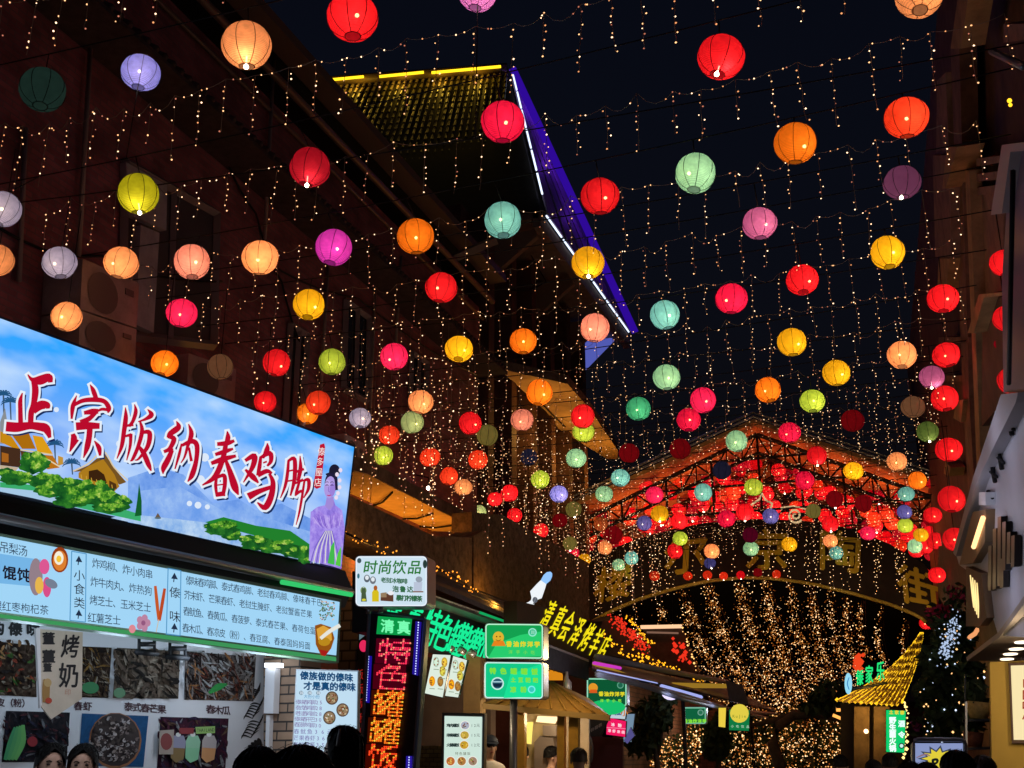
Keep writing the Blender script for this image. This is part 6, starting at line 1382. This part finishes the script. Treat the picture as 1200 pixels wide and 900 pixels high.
# loose vertical light strings over the front of the left buildings
for vi, (v0, v1, lb) in enumerate(((12.5,17,'loose falling fairy light string in front of the brick building'),(17,23,'loose falling fairy light string in front of the far end of the brick building'),(23,30,'loose falling fairy light string beside the gate in front of the column building'))):
    for k in range((24, 36, 50)[vi]):
        v = random.uniform(v0, v1); u = random.uniform(-8.5,-5.6); zt = random.uniform(6.4,7.4); Ld = random.uniform(.6,1.9); zz = 0
        o = empty('falling_lights', (u, v, zt-Ld), lb, 'fairy lights', 'loose falling fairy light strings'); b = MB(); w = MB()
        w.tube([(u,v,7.4),(u,v,zt-Ld)], .003, n=3)
        while zz < Ld: zz += random.uniform(.06,.13); b.octa((u+random.uniform(-.04,.04), v+random.uniform(-.04,.04), zt-zz), random.uniform(.008,.014), random.choice(FB))
        w.build('wire', WIRE, o, normals=False); tag(b.build('bulbs', None, o, normals=False), kind='stuff')
o = empty('starry_lamp', (-7.6,17,5.6), 'single bright white starry lamp beside the first canopy', 'lamp'); q = PU(-8.4).at(502,572); o.location = q; m = MB(); m.ball((0,0,0), .04, n=8, m=6); c = bpy.data.objects.new('bulb', m.mesh('bulb', emi((255,240,225), 8))); COL.objects.link(c); c.parent = o
m = MB(); m.tube([(0,0,.03),(0,0,.2),(-.35,0,.3)], .012, CABLE, n=5); c = bpy.data.objects.new('bracket', m.mesh('bracket', CABLE)); COL.objects.link(c); c.parent = o

# ============================================================ PEOPLE
SKINM = dif((.55,.33,.24), .5); HAIRM = dif((.006,.005,.005), .5, 0, .6, 60, .5, .12)
def body_mesh():
    """one continuous figure 1.70 m tall, arms at its sides; faces -Y"""
    V = []; E_ = []; R = []
    def v(x, y, z, r, par=None, ry=None):
        V.append((x, y, z)); R.append((r, ry or r)); i = len(V)-1
        if par is not None: E_.append((par, i))
        return i
    pel = v(0,0,.93,.145,None,.115); wa = v(0,0,1.08,.125,pel,.1); ch = v(0,.01,1.25,.15,wa,.115); sh = v(0,.01,1.37,.12,ch,.09); nk = v(0,.005,1.46,.05,sh); n2 = v(0,-.01,1.5,.052,nk); hd = v(0,-.02,1.56,.078,n2,.09); h2 = v(0,-.012,1.63,.082,hd,.098); v(0,-.005,1.675,.055,h2,.07)
    for s_ in (1, -1):
        a = v(s_*.17,.01,1.37,.058,sh); e = v(s_*.215,.03,1.12,.043,a); wv = v(s_*.225,-.05,.9,.03,e); pm = v(s_*.225,-.075,.83,.034,wv,.024)
        for k in range(4): f = v(s_*(.228-.004*k),-.1+.02*k-.01,.765+.004*abs(k-1.5),.0095,pm); v(s_*(.222-.004*k),-.085+.02*k-.01,.715+.008*abs(k-1.5),.0085,f)
        t = v(s_*.205,-.105,.81,.011,pm); v(s_*.2,-.12,.775,.009,t)
        hp = v(s_*.095,0,.88,.095,pel); kn = v(s_*.1,-.01,.48,.062,hp); an_ = v(s_*.1,.02,.09,.042,kn); v(s_*.105,-.12,.04,.036,an_)
    me = bpy.data.meshes.new('body'); me.from_pydata(V, E_, []); o = bpy.data.objects.new('body', me); COL.objects.link(o)
    md = o.modifiers.new('skin', 'SKIN'); md.use_smooth_shade = True
    for i, d in enumerate(me.skin_vertices[0].data): d.radius = R[i]; d.use_root = (i == 0)
    o.modifiers.new('sub', 'SUBSURF').levels = 2
    dg = bpy.context.evaluated_depsgraph_get(); dg.update(); out = bpy.data.meshes.new_from_object(o.evaluated_get(dg)); bpy.data.objects.remove(o)
    # nose, lips and brow shaped from the head itself
    for q in out.vertices:
        x, y, z = q.co
        if z > 1.5 and y < -.05:
            q.co.y -= .024*math.exp(-((x/.014)**2+((z-1.572)/.02)**2)) + .008*math.exp(-((x/.022)**2+((z-1.54)/.009)**2))
            q.co.y += .008*math.exp(-(((abs(x)-.032)/.014)**2+((z-1.6)/.011)**2))
    return out
BODY = body_mesh()
def hair_mesh(kind):
    m = MB(); n, k = 20, 12; vs = []; fs = []
    for i in range(k+1):
        for q in range(n):
            t = 2*PI*q/n; f = max(0, -math.cos(t-0))       # f = 1 at the back? front is -Y
            fr = ((1-math.sin(t))/2)**2                          # 1 at the front (-Y)
            low = {'short':1.75,'long':2.6,'bun':1.85,'band':2.7}[kind]; amax = low*(1-fr**1.5)+(.82+.55*abs(math.cos(t)))*fr**1.5
            a = amax*i/k; rr = .095*math.sin(min(a,1.57)) if a < 1.57 else .095+.012*(a-1.57)
            z = 1.625+.105*math.cos(a) if a < 1.57 else 1.625-.23*(a-1.57)*(1.9 if kind in ('long','band') else 1)
            rr *= 1.04-.11*fr*(i/k)**2
            vs.append((rr*math.cos(t)*1.0, -.004+rr*math.sin(t)*1.14, z))
    for i in range(k):
        for q in range(n): fs.append((i*n+q, (i+1)*n+q, (i+1)*n+(q+1) % n, i*n+(q+1) % n))
    m.add(vs, fs, None, True)
    rg = random.Random(len(kind)); w_ = []
    for i, q in enumerate(vs):
        j = rg.uniform(.985, 1.02); vs[i] = q
    for _ in range(420):
        i = rg.randrange(k-4); q = rg.randrange(n); P = []
        for s_ in range(4):
            if i+s_ > k: break
            a = Vec(m.v[(i+s_)*n+q]); b_ = Vec(m.v[(i+s_)*n+(q+1) % n]); c_ = a.lerp(b_, rg.random()*.3+.35); P.append(Vec((c_.x*1.012, c_.y*1.012, c_.z+.002)) + Vec((rg.uniform(-.003,.003), rg.uniform(-.003,.003), rg.uniform(0,.004))))
        if len(P) > 1: m.tube(P, [.0022]*(len(P)-1)+[.0008], n=3)
    for _ in range(26):
        t = rg.uniform(0,6.28); a = rg.uniform(0,1.2); p0 = Vec((.1*math.sin(a)*math.cos(t), .11*math.sin(a)*math.sin(t), 1.63+.1*math.cos(a))); m.tube([p0, p0*1.0+Vec((.012*math.cos(t+.8), .012*math.sin(t+.8), .012)), p0+Vec((.028*math.cos(t+1.2), .028*math.sin(t+1.2), .006))], [.0012,.001,.0006], n=3)
    if kind == 'bun': m.ball((0,.12,1.63), .045)
    return m.mesh('hair', HAIRM)
HAIR = {k: hair_mesh(k) for k in ('short','long','bun','band')}
def person(px, py, d, face, label, hair='short', shirt=(.1,.1,.12), trousers=(.03,.03,.04), cap=None, skin=None, haircol=None, band=False, group=None):
    """px, py = crown of the head; face = direction they look, degrees from facing the camera's side of the street"""
    top_ = dep(px, py, d); s_ = top_.z/1.735
    o = empty('person', (top_.x, top_.y, 0), label, 'person', group)
    o.scale = (s_, s_, s_); o.rotation_euler = (0, 0, math.radians(face))
    me = BODY.copy(); me.materials.clear()
    for m_ in (skin or SKINM, dif(shirt, .8), dif(trousers, .8), dif((.02,.02,.02), .6)): me.materials.append(m_)
    for p_ in me.polygons:
        x, y, z = p_.center
        p_.material_index = 3 if z < .1 and abs(x) < .16 else (2 if z < .98 and abs(x) < .19 else (1 if z < 1.445 and not (abs(x) > .19 and z < 1.1) else 0)); p_.use_smooth = True
    b = bpy.data.objects.new('body', me); COL.objects.link(b); b.parent = o
    h = bpy.data.objects.new('hair', HAIR[hair]); COL.objects.link(h); h.parent = o
    def kid(nm, mb_, mat): c = bpy.data.objects.new(nm, mb_.mesh(nm, mat)); COL.objects.link(c); c.parent = o
    for s2 in (1, -1):
        e = MB(); e.ball((s2*.032,-.089,1.6), (.013,.008,.006), n=10, m=6); kid('eye', e, dif((.03,.02,.02), .2))
        e = MB(); e.tube([(s2*.016,-.098,1.617),(s2*.032,-.1,1.623),(s2*.048,-.09,1.617)], .0035, n=5); kid('eyebrow', e, HAIRM)
        e = MB(); e.ball((s2*.086,.0,1.585), (.012,.02,.03), n=8, m=6); kid('ear', e, skin or SKINM)
    e = MB(); e.ball((0,-.102,1.54), (.02,.008,.007), n=10, m=6); kid('lips', e, dif((.3,.07,.07), .4))
    if cap:
        e = MB(); e.ball((0,-.005,1.655), (.104,.118,.085), n=18, m=10); e.prism([(.085*math.cos(t), -.09-.09*math.sin(t), 1.645-.02*math.sin(t)) for t in [PI*k/10 for k in range(11)]], (0,0,.008)); kid('cap', e, dif(cap, .7))
    if band: 
        e = MB(); e.tube([(.1*math.sin(t), -.035+.01*math.cos(t), 1.62+.1*math.cos(t)) for t in [-1.5+3*k/14 for k in range(15)]], .011, n=6); kid('headband', e, dif((.4,.36,.32), .8))
    return o
YD = math.degrees(YAW)
person(62,870,7.3,YD+35,'dark-haired woman looking down behind the stall counter, left of another woman','bun',(.5,.45,.42))
person(100,871,7.3,YD+15,'dark-haired woman with parted hair behind the stall counter under the round bowl photo','bun',(.25,.12,.12))
person(353,873,2.75,YD+180,'large dark head of a passer-by seen from behind in front of the price poster','short',(.04,.04,.05))
person(303,874,4.4,YD+180,'dark-haired passer-by from behind, partly hidden left of the largest head','short',(.05,.04,.04))
person(404,850,6.2,YD-80,'long-haired woman in profile with a pale headband beside the LED sign','band',(.12,.1,.16), band=True)
person(573,861,14.6,YD+20,'person in dark cap and white shirt behind the menu stand','short',(.75,.72,.68), cap=(.02,.03,.06))
person(611,872,15.0,YD+160,'person in white top seen from behind inside the kiosk','short',(.6,.55,.5))
person(646,874,15.3,YD+100,'person in cream clothes at the kiosk window beside the cooking pots','short',(.65,.55,.42))
person(678,876,12.5,YD+170,'brown-haired person from behind in front of the kiosk right post','short',(.3,.22,.15))
for x, y, d, f, lb in ((984,884,14,160,'small dark head at the foot of the thatched pavilion, leftmost of the crowd'),(1023,890,12,190,'dark head low in the crowd left of the green vertical sign'),(1042,883,13,175,'dark round head right under the green vertical sign'),(1066,892,7.5,200,'dark head in front of the left edge of the standing sign'),(1120,879,6.0,170,'big dark head in front of the standing sign'),(1151,885,8.5,185,'brown-haired head right of the big dark head by the mustard wall'),(1085,893,6.8,150,'dark head low in front of the PY lettering')):
    person(x, y, d, YD+f, lb, 'short', random.choice(((.05,.05,.06),(.1,.08,.08),(.04,.05,.09))), group=None)
for o in bpy.data.objects:
    if o.type == 'MESH' and o.name.startswith('hair') and o.parent and 'brown-haired' in str(o.parent.get('label', '')):
        o.data = o.data.copy(); o.data.materials[0] = dif((.05,.03,.02), .5)
